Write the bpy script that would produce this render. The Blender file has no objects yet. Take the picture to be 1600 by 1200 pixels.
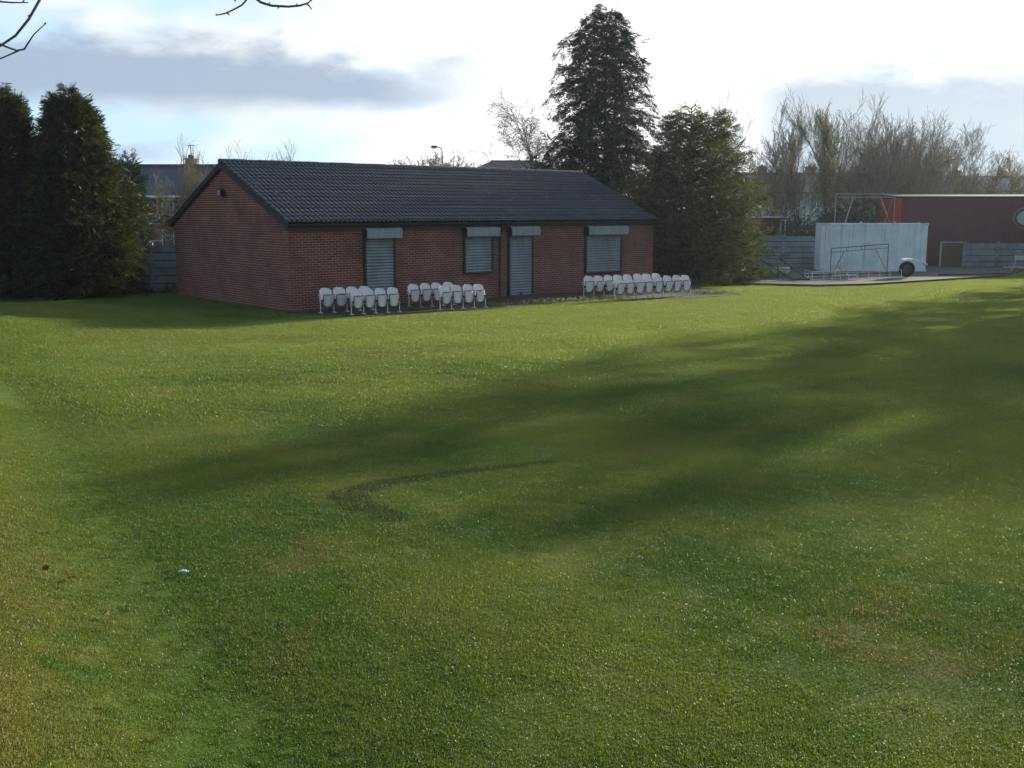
import bpy, math, random
import numpy as np
from mathutils import Vector, Matrix
R = math.radians
sc = bpy.context.scene
COL = sc.collection
# ------------------------------------------------------------------ camera
PITCH = math.atan(271/1630)
cam_d = bpy.data.cameras.new('camera'); cam = bpy.data.objects.new('camera', cam_d); COL.objects.link(cam)
cam_d.sensor_width = 36; cam_d.lens = 36.68; cam_d.clip_end = 6000; cam_d.clip_start = 0.05
cam.location = (0, 0, 3.0); cam.rotation_euler = (R(90)-PITCH, 0, 0)
sc.camera = cam
# ------------------------------------------------------------------ light
SUN_AZ, SUN_EL = R(44.5), R(14.0)
sv = Vector((math.sin(SUN_AZ)*math.cos(SUN_EL), math.cos(SUN_AZ)*math.cos(SUN_EL), math.sin(SUN_EL)))
sd = bpy.data.lights.new('sun', 'SUN'); so = bpy.data.objects.new('sun', sd); COL.objects.link(so)
sd.energy = 5.0; sd.angle = R(0.9); sd.color = (1.0, 0.90, 0.72)
so.rotation_euler = sv.to_track_quat('Z', 'Y').to_euler(); so.location = (40, 40, 30)
sc.view_settings.view_transform = 'Standard'; sc.view_settings.look = 'None'
sc.view_settings.exposure = 1.0; sc.view_settings.gamma = 1.0
sc.cycles.max_bounces = 6; sc.cycles.transparent_max_bounces = 6; sc.cycles.diffuse_bounces = 3

class NT:
    """small node-tree writer"""
    def __init__(s, tree): s.t = tree; s.n = tree.nodes; s.n.clear()
    def new(s, kind, **kw):
        nd = s.n.new(kind)
        for k, v in kw.items():
            if k.startswith('i_'):
                key = k[2:]; key = int(key) if key.isdigit() else key.replace('_', ' ')
                s.put(nd.inputs[key], v)
            else: setattr(nd, k, v)
        return nd
    def put(s, sock, v):
        if isinstance(v, bpy.types.NodeSocket): s.t.links.new(v, sock)
        elif isinstance(v, bpy.types.Node): s.t.links.new(v.outputs[0], sock)
        else:
            if hasattr(sock, 'default_value') and hasattr(sock.default_value, '__len__') and len(sock.default_value) == 4 and len(v) == 3: v = (*v, 1)
            sock.default_value = v
    def m(s, op, a, b=None, c=None, clamp=False):
        nd = s.n.new('ShaderNodeMath'); nd.operation = op; nd.use_clamp = clamp
        for i, v in enumerate((a, b, c)):
            if v is not None: s.put(nd.inputs[i], v)
        return nd.outputs[0]
    def sstep(s, x, a, b):
        nd = s.n.new('ShaderNodeMapRange'); nd.interpolation_type = 'SMOOTHSTEP'
        s.put(nd.inputs[0], x); s.put(nd.inputs[1], a); s.put(nd.inputs[2], b)
        nd.inputs[3].default_value = 0; nd.inputs[4].default_value = 1
        return nd.outputs[0]
    def mix(s, fac, a, b, blend='MIX'):
        nd = s.n.new('ShaderNodeMix'); nd.data_type = 'RGBA'; nd.blend_type = blend
        s.put(nd.inputs[0], fac); s.put(nd.inputs[6], a); s.put(nd.inputs[7], b)
        return nd.outputs[2]
    def noise(s, vec, scale, detail=4, rough=.55, dist=0, out=0):
        nd = s.n.new('ShaderNodeTexNoise'); s.put(nd.inputs['Vector'], vec)
        nd.inputs['Scale'].default_value = scale; nd.inputs['Detail'].default_value = detail
        nd.inputs['Roughness'].default_value = rough; nd.inputs['Distortion'].default_value = dist
        return nd.outputs[out]

# ------------------------------------------------------------------ sky
w = bpy.data.worlds.new('World'); sc.world = w; w.use_nodes = True
T = NT(w.node_tree)
sky = T.new('ShaderNodeTexSky'); sky.sky_type = 'NISHITA'; sky.sun_disc = False
sky.sun_elevation = SUN_EL; sky.sun_rotation = SUN_AZ; sky.dust_density = 1.5; sky.air_density = 1.0
bg_sky = T.new('ShaderNodeBackground', i_0=sky.outputs[0], i_1=0.14)
tc = T.new('ShaderNodeTexCoord'); sep = T.new('ShaderNodeSeparateXYZ', i_0=tc.outputs['Generated'])
X, Y, Z = sep.outputs
az = T.m('MULTIPLY', T.m('ARCTAN2', X, Y), 57.2958); el = T.m('MULTIPLY', T.m('ARCSINE', Z), 57.2958)
vec = T.new('ShaderNodeCombineXYZ', i_0=T.m('MULTIPLY', az, .10), i_1=T.m('MULTIPLY', el, .24), i_2=0.3).outputs[0]
n1 = T.noise(vec, 1.5, 6, .55); n2 = T.noise(vec, 4.0, 5, .6); n3 = T.noise(vec, .8, 3, .5)
wob = T.m('MULTIPLY', T.m('SUBTRACT', n1, .5), 5.0)
wob2 = T.m('MULTIPLY', T.m('SUBTRACT', n2, .5), 2.4)
elw = T.m('ADD', T.m('ADD', el, wob), wob2)
elb = T.m('ADD', T.m('ADD', el, T.m('MULTIPLY', wob, .30)), T.m('MULTIPLY', wob2, .25))
azw = T.m('ADD', az, T.m('MULTIPLY', wob, 1.5))
# grey bank on the left: flat underside near 5.4 degrees, lumpy top near 8.3
bank = T.m('MULTIPLY', T.sstep(elb, 4.6, 6.0), T.m('SUBTRACT', 1, T.sstep(elw, 7.2, 9.4)))
bank = T.m('MULTIPLY', bank, T.m('SUBTRACT', 1, T.sstep(azw, -7.5, 2.0)))
low = T.m('MULTIPLY', T.sstep(elb, 2.0, 2.7), T.m('SUBTRACT', 1, T.sstep(elw, 3.1, 4.1)))
low = T.m('MULTIPLY', low, T.m('SUBTRACT', 1, T.sstep(az, -19.5, -16.5)))
right = T.m('MULTIPLY', T.sstep(az, 9.5, 15.0), T.m('SUBTRACT', 1, T.sstep(elw, 5.4, 8.6)))
wisp = T.m('MULTIPLY', T.m('MULTIPLY', T.sstep(elw, 9.0, 10.0), T.sstep(n1, .5, .62)), T.m('SUBTRACT', 1, T.sstep(az, -7, 1)))
glow = T.m('MULTIPLY', T.sstep(az, -16, 2), T.m('SUBTRACT', 1, T.sstep(az, 60, 100)))
front = T.sstep(Y, -.35, .9)                      # the sky on the side away from the sun is duller
white = T.mix(glow, (.50, .52, .53), (.80, .80, .79))
blue = (.33, .455, .55)
holes = T.m('MULTIPLY', T.sstep(n3, .42, .60), T.m('SUBTRACT', 1, T.m('MULTIPLY', glow, 1.0)))
cl = T.mix(holes, white, blue)
cl = T.mix(T.m('MULTIPLY', bank, .93), cl, (.200, .250, .325))
cl = T.mix(T.m('MULTIPLY', low, .7), cl, (.26, .31, .41))
cl = T.mix(T.m('MULTIPLY', wisp, .5), cl, (.40, .44, .50))
cl = T.mix(T.m('MULTIPLY', right, .95), cl, (.262, .312, .370))
clb = T.new('ShaderNodeBackground', i_0=cl, i_1=T.m('MULTIPLY_ADD', front, .70, .30))
mixs = T.new('ShaderNodeMixShader', i_0=T.m('MULTIPLY', T.m('SUBTRACT', 1, T.sstep(el, 22, 60)), T.m('MULTIPLY_ADD', front, .9, .1)), i_1=bg_sky, i_2=clb)
T.new('ShaderNodeOutputWorld', i_0=mixs)

# ------------------------------------------------------------------ helpers
def smooth(a, b, x):
    t = min(1, max(0, (x-a)/(b-a))); return t*t*(3-2*t)
def toe_d(x, y):      # distance up the bank behind its toe line
    return (x+1.65)*(-.865)+(y-5.3)*(-.5)
def hz(x, y):
    d = toe_d(x, y)
    curve = 1-smooth(13, 24, y)
    h = 1.25*smooth(-0.4, 3.6, d)*curve + .45*smooth(0, 6, -x-7.2)*smooth(13, 24, y)*(1-smooth(28.5, 33, y))
    near = 1-smooth(24, 30, y)
    u = .030*math.sin(x*.55+y*.32+1.0)+.024*math.sin(x*-.38+y*.62)+.009*math.sin(x*1.3+y*.9+2)+.006*math.sin(y*1.9-x*.5)+.005*math.sin(x*2.3+y*.7)*math.sin(y*1.1+1)
    return h+u*near*1.25
MATS = {}
def mat(name, col, rough=.7, metal=0, build=None, spec=.3):
    if name in MATS: return MATS[name]
    m = bpy.data.materials.new(name); m.use_nodes = True; t = NT(m.node_tree)
    p = t.new('ShaderNodeBsdfPrincipled', i_Roughness=rough, i_Metallic=metal)
    p.inputs['Specular IOR Level'].default_value = spec
    t.put(p.inputs['Base Color'], col)
    o = t.new('ShaderNodeOutputMaterial', i_0=p)
    if build: build(t, p, o)
    MATS[name] = m; return m
def grime(c1, c2, scale=3, amt=.6, stretch=None, bump=0, c3=None):
    def b(t, p, o):
        tc = t.new('ShaderNodeTexCoord').outputs['Object']
        v = t.new('ShaderNodeMapping', i_0=tc); v.inputs['Scale'].default_value = stretch or (1, 1, 1)
        n = t.noise(v.outputs[0], scale, 6, .65)
        c = t.mix(t.m('MULTIPLY', t.sstep(n, .38, .66), amt), c1, c2)
        if c3:
            k = t.noise(v.outputs[0], scale*2.7, 5, .7)
            c = t.mix(t.sstep(k, .60, .70), c, c3)
        t.put(p.inputs['Base Color'], c)
        if bump:
            bn = t.new('ShaderNodeBump', i_Strength=.5, i_Distance=bump, i_Height=t.noise(tc, scale*8, 5, .6))
            t.put(p.inputs['Normal'], bn.outputs[0])
    return b
class MB:
    def __init__(s): s.v = []; s.f = []; s.uv = []
    def quad(s, pts, uv=None):
        i = len(s.v); s.v += [tuple(p) for p in pts]; s.f.append(tuple(range(i, i+len(pts))))
        s.uv += list(uv) if uv else [(0, 0)]*len(pts)
        return s
    def box(s, a, b, M=None):
        x0, y0, z0 = a; x1, y1, z1 = b
        P = [(x0,y0,z0),(x1,y0,z0),(x1,y1,z0),(x0,y1,z0),(x0,y0,z1),(x1,y0,z1),(x1,y1,z1),(x0,y1,z1)]
        if M: P = [tuple(M @ Vector(p)) for p in P]
        for q in ((0,3,2,1),(4,5,6,7),(0,1,5,4),(1,2,6,5),(2,3,7,6),(3,0,4,7)): s.quad([P[k] for k in q])
        return s
    def tube(s, pts, r, n=8, cap=True):
        pts = [Vector(p) for p in pts]
        rr = r if hasattr(r, '__len__') else [r]*len(pts)
        rings = []; prev = None
        for i, p in enumerate(pts):
            d = (pts[min(i+1, len(pts)-1)]-pts[max(i-1, 0)]).normalized()
            if prev is None:
                a = d.cross(Vector((0, 0, 1)));
                if a.length < 1e-3: a = d.cross(Vector((1, 0, 0)))
                a.normalize()
            else: a = (prev-d*prev.dot(d)).normalized()
            prev = a; b = d.cross(a)
            i0 = len(s.v)
            for k in range(n):
                t = 2*math.pi*k/n; s.v.append(tuple(p+(a*math.cos(t)+b*math.sin(t))*rr[i]))
            rings.append(i0)
        for i in range(len(rings)-1):
            for k in range(n):
                k2 = (k+1) % n
                s.f.append((rings[i]+k, rings[i]+k2, rings[i+1]+k2, rings[i+1]+k)); s.uv += [(0, 0)]*4
        if cap:
            s.f.append(tuple(rings[0]+k for k in range(n))[::-1]); s.uv += [(0, 0)]*n
            s.f.append(tuple(rings[-1]+k for k in range(n))); s.uv += [(0, 0)]*n
        return s
    def build(s, name, m, parent=None, smooth_=False):
        me = bpy.data.meshes.new(name); me.from_pydata(s.v, [], s.f)
        ul = me.uv_layers.new(name='UVMap'); ul.data.foreach_set('uv', np.array(s.uv, dtype=np.float32).ravel())
        if m: me.materials.append(m)
        if smooth_: me.polygons.foreach_set('use_smooth', [True]*len(me.polygons))
        me.update(); o = bpy.data.objects.new(name, me); COL.objects.link(o)
        if parent: o.parent = parent
        return o
def np_mesh(name, V, nper, m, parent=None):
    """V (n*nper,3) unshared polygons with nper corners each"""
    me = bpy.data.meshes.new(name); nv = len(V); nf = nv//nper
    me.vertices.add(nv); me.vertices.foreach_set('co', V.astype(np.float32).ravel())
    me.loops.add(nv); me.loops.foreach_set('vertex_index', np.arange(nv, dtype=np.int32))
    me.polygons.add(nf); me.polygons.foreach_set('loop_start', np.arange(0, nv, nper, dtype=np.int32))
    me.polygons.foreach_set('loop_total', np.full(nf, nper, dtype=np.int32))
    me.materials.append(m); me.update(); me.validate()
    o = bpy.data.objects.new(name, me)
    COL.objects.link(o)
    if parent: o.parent = parent
    return o
def thing(name, label, cat, loc=(0, 0, 0), rz=0, group=None):
    o = bpy.data.objects.new(name, None); COL.objects.link(o); o.location = loc; o.rotation_euler = (0, 0, rz)
    o['label'] = label; o['category'] = cat
    if group: o['group'] = group
    return o
def tag(o, label, cat, group=None):
    o['label'] = label; o['category'] = cat
    if group: o['group'] = group
    return o
def struct(o): o['kind'] = 'structure'; return o
def dup(root, loc, rz, label, scale=1.0, group=None):
    r = root.copy(); COL.objects.link(r); r.location = loc; r.rotation_euler = (0, 0, rz); r.scale = (scale,)*3
    r['label'] = label
    if group: r['group'] = group
    for ch in list(root.children):
        c = ch.copy(); COL.objects.link(c); c.parent = r
        for g in list(ch.children):
            d = g.copy(); COL.objects.link(d); d.parent = c
    return r

# ------------------------------------------------------------------ ground
def lawn_mat(name='lawn_soil', blades=False):
    m = bpy.data.materials.new(name); m.use_nodes = True; t = NT(m.node_tree)
    pos = t.new('ShaderNodeNewGeometry').outputs['Position']
    sp = t.new('ShaderNodeSeparateXYZ', i_0=pos); x, y, z = sp.outputs
    big = t.noise(pos, .22, 4, .6); mid = t.noise(pos, .9, 5, .6); fine = t.noise(pos, 9, 4, .65); pat = t.noise(pos, .45, 5, .7, 1.0)
    g1, g2 = (.034, .078, .005), (.088, .124, .012)
    c = t.mix(t.sstep(big, .40, .60), g1, g2)
    c = t.mix(t.m('MULTIPLY', t.sstep(y, 12, 27), .66), c, (.168, .205, .034))             # far turf painted paler, for the brightness of sunlit blade tips
    c = t.mix(t.m('MULTIPLY', t.sstep(mid, .45, .68), .55), c, (.110, .118, .020))
    c = t.mix(t.m('MULTIPLY', t.sstep(pat, .57, .66), .48), c, (.125, .090, .030))          # thin worn patches
    c = t.mix(t.m('MULTIPLY', t.sstep(fine, .55, .72), .35), c, (.045, .085, .012))
    # the bank: drier and yellower at its top
    d = t.m('ADD', t.m('MULTIPLY', t.m('ADD', x, 1.65), -.865), t.m('MULTIPLY', t.m('SUBTRACT', y, 5.3), -.5))
    dry = t.m('MULTIPLY', t.sstep(t.m('ADD', d, t.m('MULTIPLY', mid, 1.2)), 0.45, 1.3), t.sstep(t.noise(pos, 1.6, 4, .6), .30, .46))
    c = t.mix(t.m('MULTIPLY', dry, .62), c, (.19, .130, .042))
    edge = t.m('MULTIPLY', t.sstep(d, -2.0, -.3), t.m('SUBTRACT', 1, t.sstep(d, .5, 1.2)))
    c = t.mix(t.m('MULTIPLY', edge, .45), c, (.062, .125, .008))
    # wheel-mark worn into the turf: an arc
    pl = [(-1.18, 9.98, .16), (-1.58, 10.28, .17), (-1.76, 10.75, .17), (-1.44, 11.36, .14), (-.72, 11.80, .09), (.45, 12.30, .06)]
    wv_ = t.m('MULTIPLY', t.m('SUBTRACT', t.noise(pos, 5, 3, .6), .5), .10); best = None
    for (ax, ay, ar), (bx, by, br_) in zip(pl[:-1], pl[1:]):
        l2 = (bx-ax)**2+(by-ay)**2
        px_, py_ = t.m('SUBTRACT', x, ax), t.m('SUBTRACT', y, ay)
        hh_ = t.m('DIVIDE', t.m('ADD', t.m('MULTIPLY', px_, bx-ax), t.m('MULTIPLY', py_, by-ay)), l2, clamp=True)
        qx, qy = t.m('SUBTRACT', px_, t.m('MULTIPLY', hh_, bx-ax)), t.m('SUBTRACT', py_, t.m('MULTIPLY', hh_, by-ay))
        dd_ = t.m('SQRT', t.m('ADD', t.m('MULTIPLY', qx, qx), t.m('MULTIPLY', qy, qy)))
        v_ = t.m('SUBTRACT', t.m('ADD', dd_, wv_), t.m('MULTIPLY_ADD', hh_, br_-ar, ar))
        best = v_ if best is None else t.m('MINIMUM', best, v_)
    arc = t.m('SUBTRACT', 1, t.sstep(best, -.04, .08))
    c = t.mix(t.m('MULTIPLY', arc, .84), c, (.016, .032, .003))
    if blades:
        ri = t.new('ShaderNodeNewGeometry').outputs['Random Per Island']
        rnd = ri
        c = t.mix(t.m('MULTIPLY', t.sstep(rnd, .88, .92), .7), c, (.22, .18, .075))   # straw-coloured blades
        c = t.mix(t.m('MULTIPLY', t.m('FRACT', t.m('MULTIPLY', rnd, 7.3)), .42), c, (.030, .072, .005))
        dif = t.new('ShaderNodeBsdfPrincipled', i_Base_Color=c, i_Roughness=.42)
        dif.inputs['Specular IOR Level'].default_value = .5
        tr = t.new('ShaderNodeBsdfTranslucent', i_0=t.mix(1.0, c, (1.85, 1.9, 1.3), 'MULTIPLY'))
        s = t.new('ShaderNodeMixShader', i_0=.48, i_1=dif, i_2=tr)
    else:
        c = t.mix(.10, c, (.05, .045, .02))
        s = t.new('ShaderNodeBsdfPrincipled', i_Base_Color=c, i_Roughness=.9)
        s.inputs['Specular IOR Level'].default_value = .15
        h = t.m('ADD', t.noise(pos, 60, 3, .7), t.m('MULTIPLY', t.noise(pos, 14, 4, .7), 1.6))
        bn = t.new('ShaderNodeBump', i_Strength=1.0, i_Distance=.02, i_Height=h)
        t.put(s.inputs['Normal'], bn.outputs[0])
    t.new('ShaderNodeOutputMaterial', i_0=s)
    return m
def axis(lo, hi, near_lo, near_hi, step):
    v = [near_lo]
    while v[-1] < near_hi: v.append(v[-1]+step)
    st = step
    while v[-1] < hi: st *= 1.35; v.append(v[-1]+st)
    st = step; pre = [near_lo]
    while pre[-1] > lo: st *= 1.35; pre.append(pre[-1]-st)
    return pre[:0:-1]+v
xs = axis(-2500, 2500, -26, 26, .3); ys = axis(-300, 4500, -4, 34, .3)
gv = [(x, y, hz(x, y)) for y in ys for x in xs]; nx = len(xs)
gf = [(j*nx+i, j*nx+i+1, (j+1)*nx+i+1, (j+1)*nx+i) for j in range(len(ys)-1) for i in range(nx-1)]
me = bpy.data.meshes.new('ground'); me.from_pydata(gv, [], gf); me.polygons.foreach_set('use_smooth', [True]*len(gf))
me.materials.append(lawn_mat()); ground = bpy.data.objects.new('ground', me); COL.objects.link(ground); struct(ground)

# pavilion frame on the ground plane
BA = R(40.2); BX, BY = -6.6, 31.11
def pav(s, d): return (BX+s*math.cos(BA)-d*math.sin(BA), BY+s*math.sin(BA)+d*math.cos(BA))
L, D, EH, RH = 15.9, 8.4, 2.60, 4.46
PATH = [(-5.75, 30.25), (-4.7, 29.95), (-1.0, 31.75), (2.6, 35.3), (6.3, 36.1), (8.3, 37.6), (7.4, 40.2), pav(L+1.2, -.2), pav(-.3, -.02)]
SLAB = [(9.6, 42.7), (12.2, 41.7), (14.4, 42.3), (18.5, 45.1), (22.3, 47.9), (24.2, 50.4), (28, 55.5), (12.5, 55.5), (9.4, 47)]
def inside(poly, x, y):
    c = False; n = len(poly)
    for i in range(n):
        (x1, y1), (x2, y2) = poly[i], poly[i-1]
        if (y1 > y) != (y2 > y) and x < (x2-x1)*(y-y1)/(y2-y1)+x1: c = not c
    return c
asph = mat('path_asphalt', (.04, .038, .034), .95, build=grime((.022, .020, .017), (.050, .043, .030), 2.5, .8, bump=.02))
conc = mat('concrete_slab', (.22, .22, .2), .9, build=grime((.075, .074, .066), (.04, .042, .036), 1.2, .9, bump=.01))
def sheet(name, poly, z0, z1, m):
    b = MB(); n = len(poly)
    b.quad([(x, y, z1) for x, y in poly][::1])
    for i in range(n):
        p, q = poly[i], poly[(i+1) % n]
        b.quad([(p[0], p[1], z0), (q[0], q[1], z0), (q[0], q[1], z1), (p[0], p[1], z1)])
    return struct(b.build(name, m))
sheet('path', PATH, -.2, .02, asph)
sheet('concrete_base', SLAB, -.2, .09, conc)

# ------------------------------------------------------------------ grass (stuff)
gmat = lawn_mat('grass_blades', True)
def patch(size, n, hgt, wid, seed, tilt=.5):
    r = np.random.default_rng(seed)
    qa, qr = r.uniform(0, 6.2832, n), size*.80*r.uniform(0, 1, n)**.62
    p = np.stack([qr*np.cos(qa), qr*np.sin(qa), np.full(n, -.004)], 1)
    kc = r.uniform(-size*.7, size*.7, (26, 2)); kw = r.uniform(-1, 1, 26)
    clump = np.clip(1+sum(kw[i_]*.55*np.exp(-((p[:, 0]-kc[i_, 0])**2+(p[:, 1]-kc[i_, 1])**2)/(2*(size*.085)**2)) for i_ in range(26)), .35, 1.9)
    a = r.uniform(0, 2*np.pi, n); h = hgt*r.uniform(.45, 1.25, n)*clump; wv = wid*r.uniform(.6, 1.3, n)
    side = np.stack([np.cos(a), np.sin(a), np.zeros(n)], 1)
    la = a+np.pi/2+r.normal(0, .5, n); lean = np.abs(r.normal(0, tilt, n))
    dirv = np.stack([np.cos(la)*np.sin(lean), np.sin(la)*np.sin(lean), np.cos(lean)], 1)
    mid = p+dirv*(h*.55)[:, None]
    lean2 = np.minimum(lean*1.8+.15, 1.7)
    d2 = np.stack([np.cos(la)*np.sin(lean2), np.sin(la)*np.sin(lean2), np.cos(lean2)], 1)
    tip = mid+d2*(h*.5)[:, None]
    b0, b1 = p-side*wv[:, None]/2, p+side*wv[:, None]/2
    m0, m1 = mid-side*wv[:, None]*.42, mid+side*wv[:, None]*.42
    V = np.stack([b0, b1, m1, m0, tip], 1).reshape(-1, 3)
    k = np.arange(n)*5
    F = [f for i in k.tolist() for f in ((i, i+1, i+2, i+3), (i+3, i+2, i+4))]
    me = bpy.data.meshes.new('grass_patch'); me.from_pydata(V.tolist(), [], F); me.materials.append(gmat)
    return bpy.data.objects.new('grass_patch', me)
def gn_scatter(name, pts, sources, m):
    me = bpy.data.meshes.new(name); me.from_pydata([p[:3] for p in pts], [], [])
    for an, ix, ty in (('rot', 3, 'FLOAT'), ('scl', 4, 'FLOAT'), ('idx', 5, 'INT')):
        at_ = me.attributes.new(an, ty, 'POINT'); at_.data.foreach_set('value', [p[ix] for p in pts])
    for an, ix in (('tx', 6), ('ty', 7)):
        at_ = me.attributes.new(an, 'FLOAT', 'POINT'); at_.data.foreach_set('value', [p[ix] for p in pts])
    me.materials.append(m)
    o = bpy.data.objects.new(name, me); COL.objects.link(o)
    ng = bpy.data.node_groups.new(name, 'GeometryNodeTree')
    ng.interface.new_socket('Geometry', in_out='INPUT', socket_type='NodeSocketGeometry')
    ng.interface.new_socket('Geometry', in_out='OUTPUT', socket_type='NodeSocketGeometry')
    N = ng.nodes; K = ng.links
    gi = N.new('NodeGroupInput'); go = N.new('NodeGroupOutput')
    join = N.new('GeometryNodeGeometryToInstance')
    for s_ in reversed(sources):
        oi = N.new('GeometryNodeObjectInfo'); oi.inputs['Object'].default_value = s_; K.new(oi.outputs['Geometry'], join.inputs[0])
    def attr(nm, ty):
        a = N.new('GeometryNodeInputNamedAttribute'); a.data_type = ty; a.inputs[0].default_value = nm; return a.outputs['Attribute']
    ip = N.new('GeometryNodeInstanceOnPoints'); K.new(gi.outputs[0], ip.inputs['Points']); K.new(join.outputs[0], ip.inputs['Instance'])
    ip.inputs['Pick Instance'].default_value = True; K.new(attr('idx', 'INT'), ip.inputs['Instance Index'])
    cx = N.new('ShaderNodeCombineXYZ'); K.new(attr('tx', 'FLOAT'), cx.inputs[0]); K.new(attr('ty', 'FLOAT'), cx.inputs[1]); K.new(attr('rot', 'FLOAT'), cx.inputs[2])
    K.new(cx.outputs[0], ip.inputs['Rotation']); K.new(attr('scl', 'FLOAT'), ip.inputs['Scale'])
    K.new(ip.outputs[0], go.inputs[0])
    md = o.modifiers.new('scatter', 'NODES'); md.node_group = ng
    o['kind'] = 'stuff'
    return o
random.seed(5)
def pt(x, y, n, s0, s1):
    e = .25
    nv = Vector((-(hz(x+e, y)-hz(x-e, y))/(2*e), -(hz(x, y+e)-hz(x, y-e))/(2*e), 1)).normalized()
    rz = random.uniform(0, 6.28)
    q = Vector((0, 0, 1)).rotation_difference(nv) @ Matrix.Rotation(rz, 3, 'Z').to_quaternion(); eu = q.to_euler('XYZ')
    return (x, y, hz(x, y), eu.z, random.uniform(s0, s1), random.randrange(n), eu.x, eu.y)
near_src = [patch(.66, 9500, .019, .0042, k, .65) for k in range(4)]
bank_src = [patch(.42, 4200, .026, .0046, 10+k, .85) for k in range(3)]
far_src = [patch(1.1, 7500, .026, .009, 20+k, .65) for k in range(4)]
P1, P2, P3 = [], [], []
y = 3.6
while y < 15:
    x = -.56*y-1.6
    while x < .60*y+3.5:
        xx, yy = x+random.uniform(-.15, .15), y+random.uniform(-.15, .15)
        if toe_d(xx, yy) < -.9: P1.append(pt(xx, yy, 4, .9, 1.1))
        x += .5
    y += .5
y = 3.2
while y < 15.4:
    x = -.56*y-1.4
    while x < 2:
        xx, yy = x+random.uniform(-.09, .09), y+random.uniform(-.09, .09); dd = toe_d(xx, yy)
        if dd > -1.1:
            q_ = pt(xx, yy, 3, 1, 1); P2.append(q_[:4]+(min(1.15, .72+.40*smooth(-1.1, 1.5, dd+random.gauss(0, .25))),)+q_[5:])
        x += .27
    y += .27
y = 15.0
while y < 57:
    x = -.54*y-1.5 if y < 40 else 7
    while x < .58*y+3.5:
        xx, yy = x+random.uniform(-.25, .25), y+random.uniform(-.25, .25)
        lx = (xx-BX)*math.cos(BA)+(yy-BY)*math.sin(BA); ly = -(xx-BX)*math.sin(BA)+(yy-BY)*math.cos(BA)
        if not (inside(PATH, xx, yy) or inside(SLAB, xx, yy) or (-.1 < lx < L+.2 and -.1 < ly < D+.1)):
            P3.append(pt(xx, yy, 4, .9, 1.1))
        x += .85
    y += .85
gn_scatter('grass', P1, near_src, gmat)
gn_scatter('bank_grass', P2, bank_src, gmat)
gn_scatter('far_grass', P3, far_src, gmat)

# ------------------------------------------------------------------ materials
def brick_b(dark=1.0):
    def b(t, p, o):
        uv = t.new('ShaderNodeUVMap').outputs[0]
        br = t.new('ShaderNodeTexBrick', i_Vector=uv); br.offset = .5
        br.inputs['Color1'].default_value = (.190*dark, .056*dark, .042*dark, 1); br.inputs['Color2'].default_value = (.105*dark, .032*dark, .027*dark, 1)
        br.inputs['Mortar'].default_value = (.30*dark, .22*dark, .19*dark, 1); br.inputs['Scale'].default_value = 1
        br.inputs['Mortar Size'].default_value = .0085; br.inputs['Mortar Smooth'].default_value = .25; br.inputs['Bias'].default_value = -.1
        br.inputs['Brick Width'].default_value = .225; br.inputs['Row Height'].default_value = .075
        n = t.noise(uv, .9, 6, .6); n2 = t.noise(uv, 6, 4, .6)
        c = t.mix(t.m('MULTIPLY', t.sstep(n, .42, .66), .45), br.outputs[0], (.055*dark, .030*dark, .030*dark))
        c = t.mix(t.m('MULTIPLY', t.sstep(n2, .55, .75), .25), c, (.18*dark, .09*dark, .07*dark))
        t.put(p.inputs['Base Color'], c)
        bn = t.new('ShaderNodeBump', i_Strength=.8, i_Distance=.006, i_Height=t.m('SUBTRACT', 1, br.outputs[1]))
        t.put(p.inputs['Normal'], bn.outputs[0])
    return b
brick = mat('red_brick', (.2, .1, .1), .9, build=brick_b(1.0), spec=.15)
house_brick = mat('house_brick', (.2, .1, .1), .9, build=brick_b(.9), spec=.15)
tile = mat('roof_tile', (.03, .034, .045), .55, build=grime((.016, .019, .030), (.032, .034, .044), 1.8, .7, bump=.004, c3=(.085, .088, .075)), spec=.38)
black = mat('black_paint', (.014, .014, .018), .45)
darkwood = mat('dark_fascia', (.022, .015, .015), .6)
galv = mat('galvanised_shutter', (.26, .33, .40), .45, .25, build=grime((.20, .235, .265), (.13, .155, .18), 2.2, .8, (1, 1, .4)))
galv_box = mat('galvanised_box', (.3, .38, .45), .5, .2, build=grime((.22, .265, .295), (.14, .17, .195), 2.5, .8, (3, 3, 1)))
seat_pl = mat('seat_plastic', (.6, .57, .56), .38, build=grime((.74, .69, .70), (.56, .50, .50), 6, .6))
frame_w = mat('white_frame', (.55, .54, .54), .5, build=grime((.52, .50, .50), (.30, .26, .24), 8, .7))
rustw = mat('weathered_white_steel', (.4, .42, .42), .6, build=grime((.60, .62, .62), (.30, .20, .14), 5, .6))
darkst = mat('dark_steel', (.04, .04, .045), .55, build=grime((.035, .036, .042), (.10, .06, .04), 6, .6))
fence_c = mat('fence_concrete', (.25, .28, .32), .95, build=grime((.23, .265, .30), (.12, .135, .14), 1.8, .8, bump=.01))
rubber = mat('rubber', (.012, .012, .013), .8)

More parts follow.
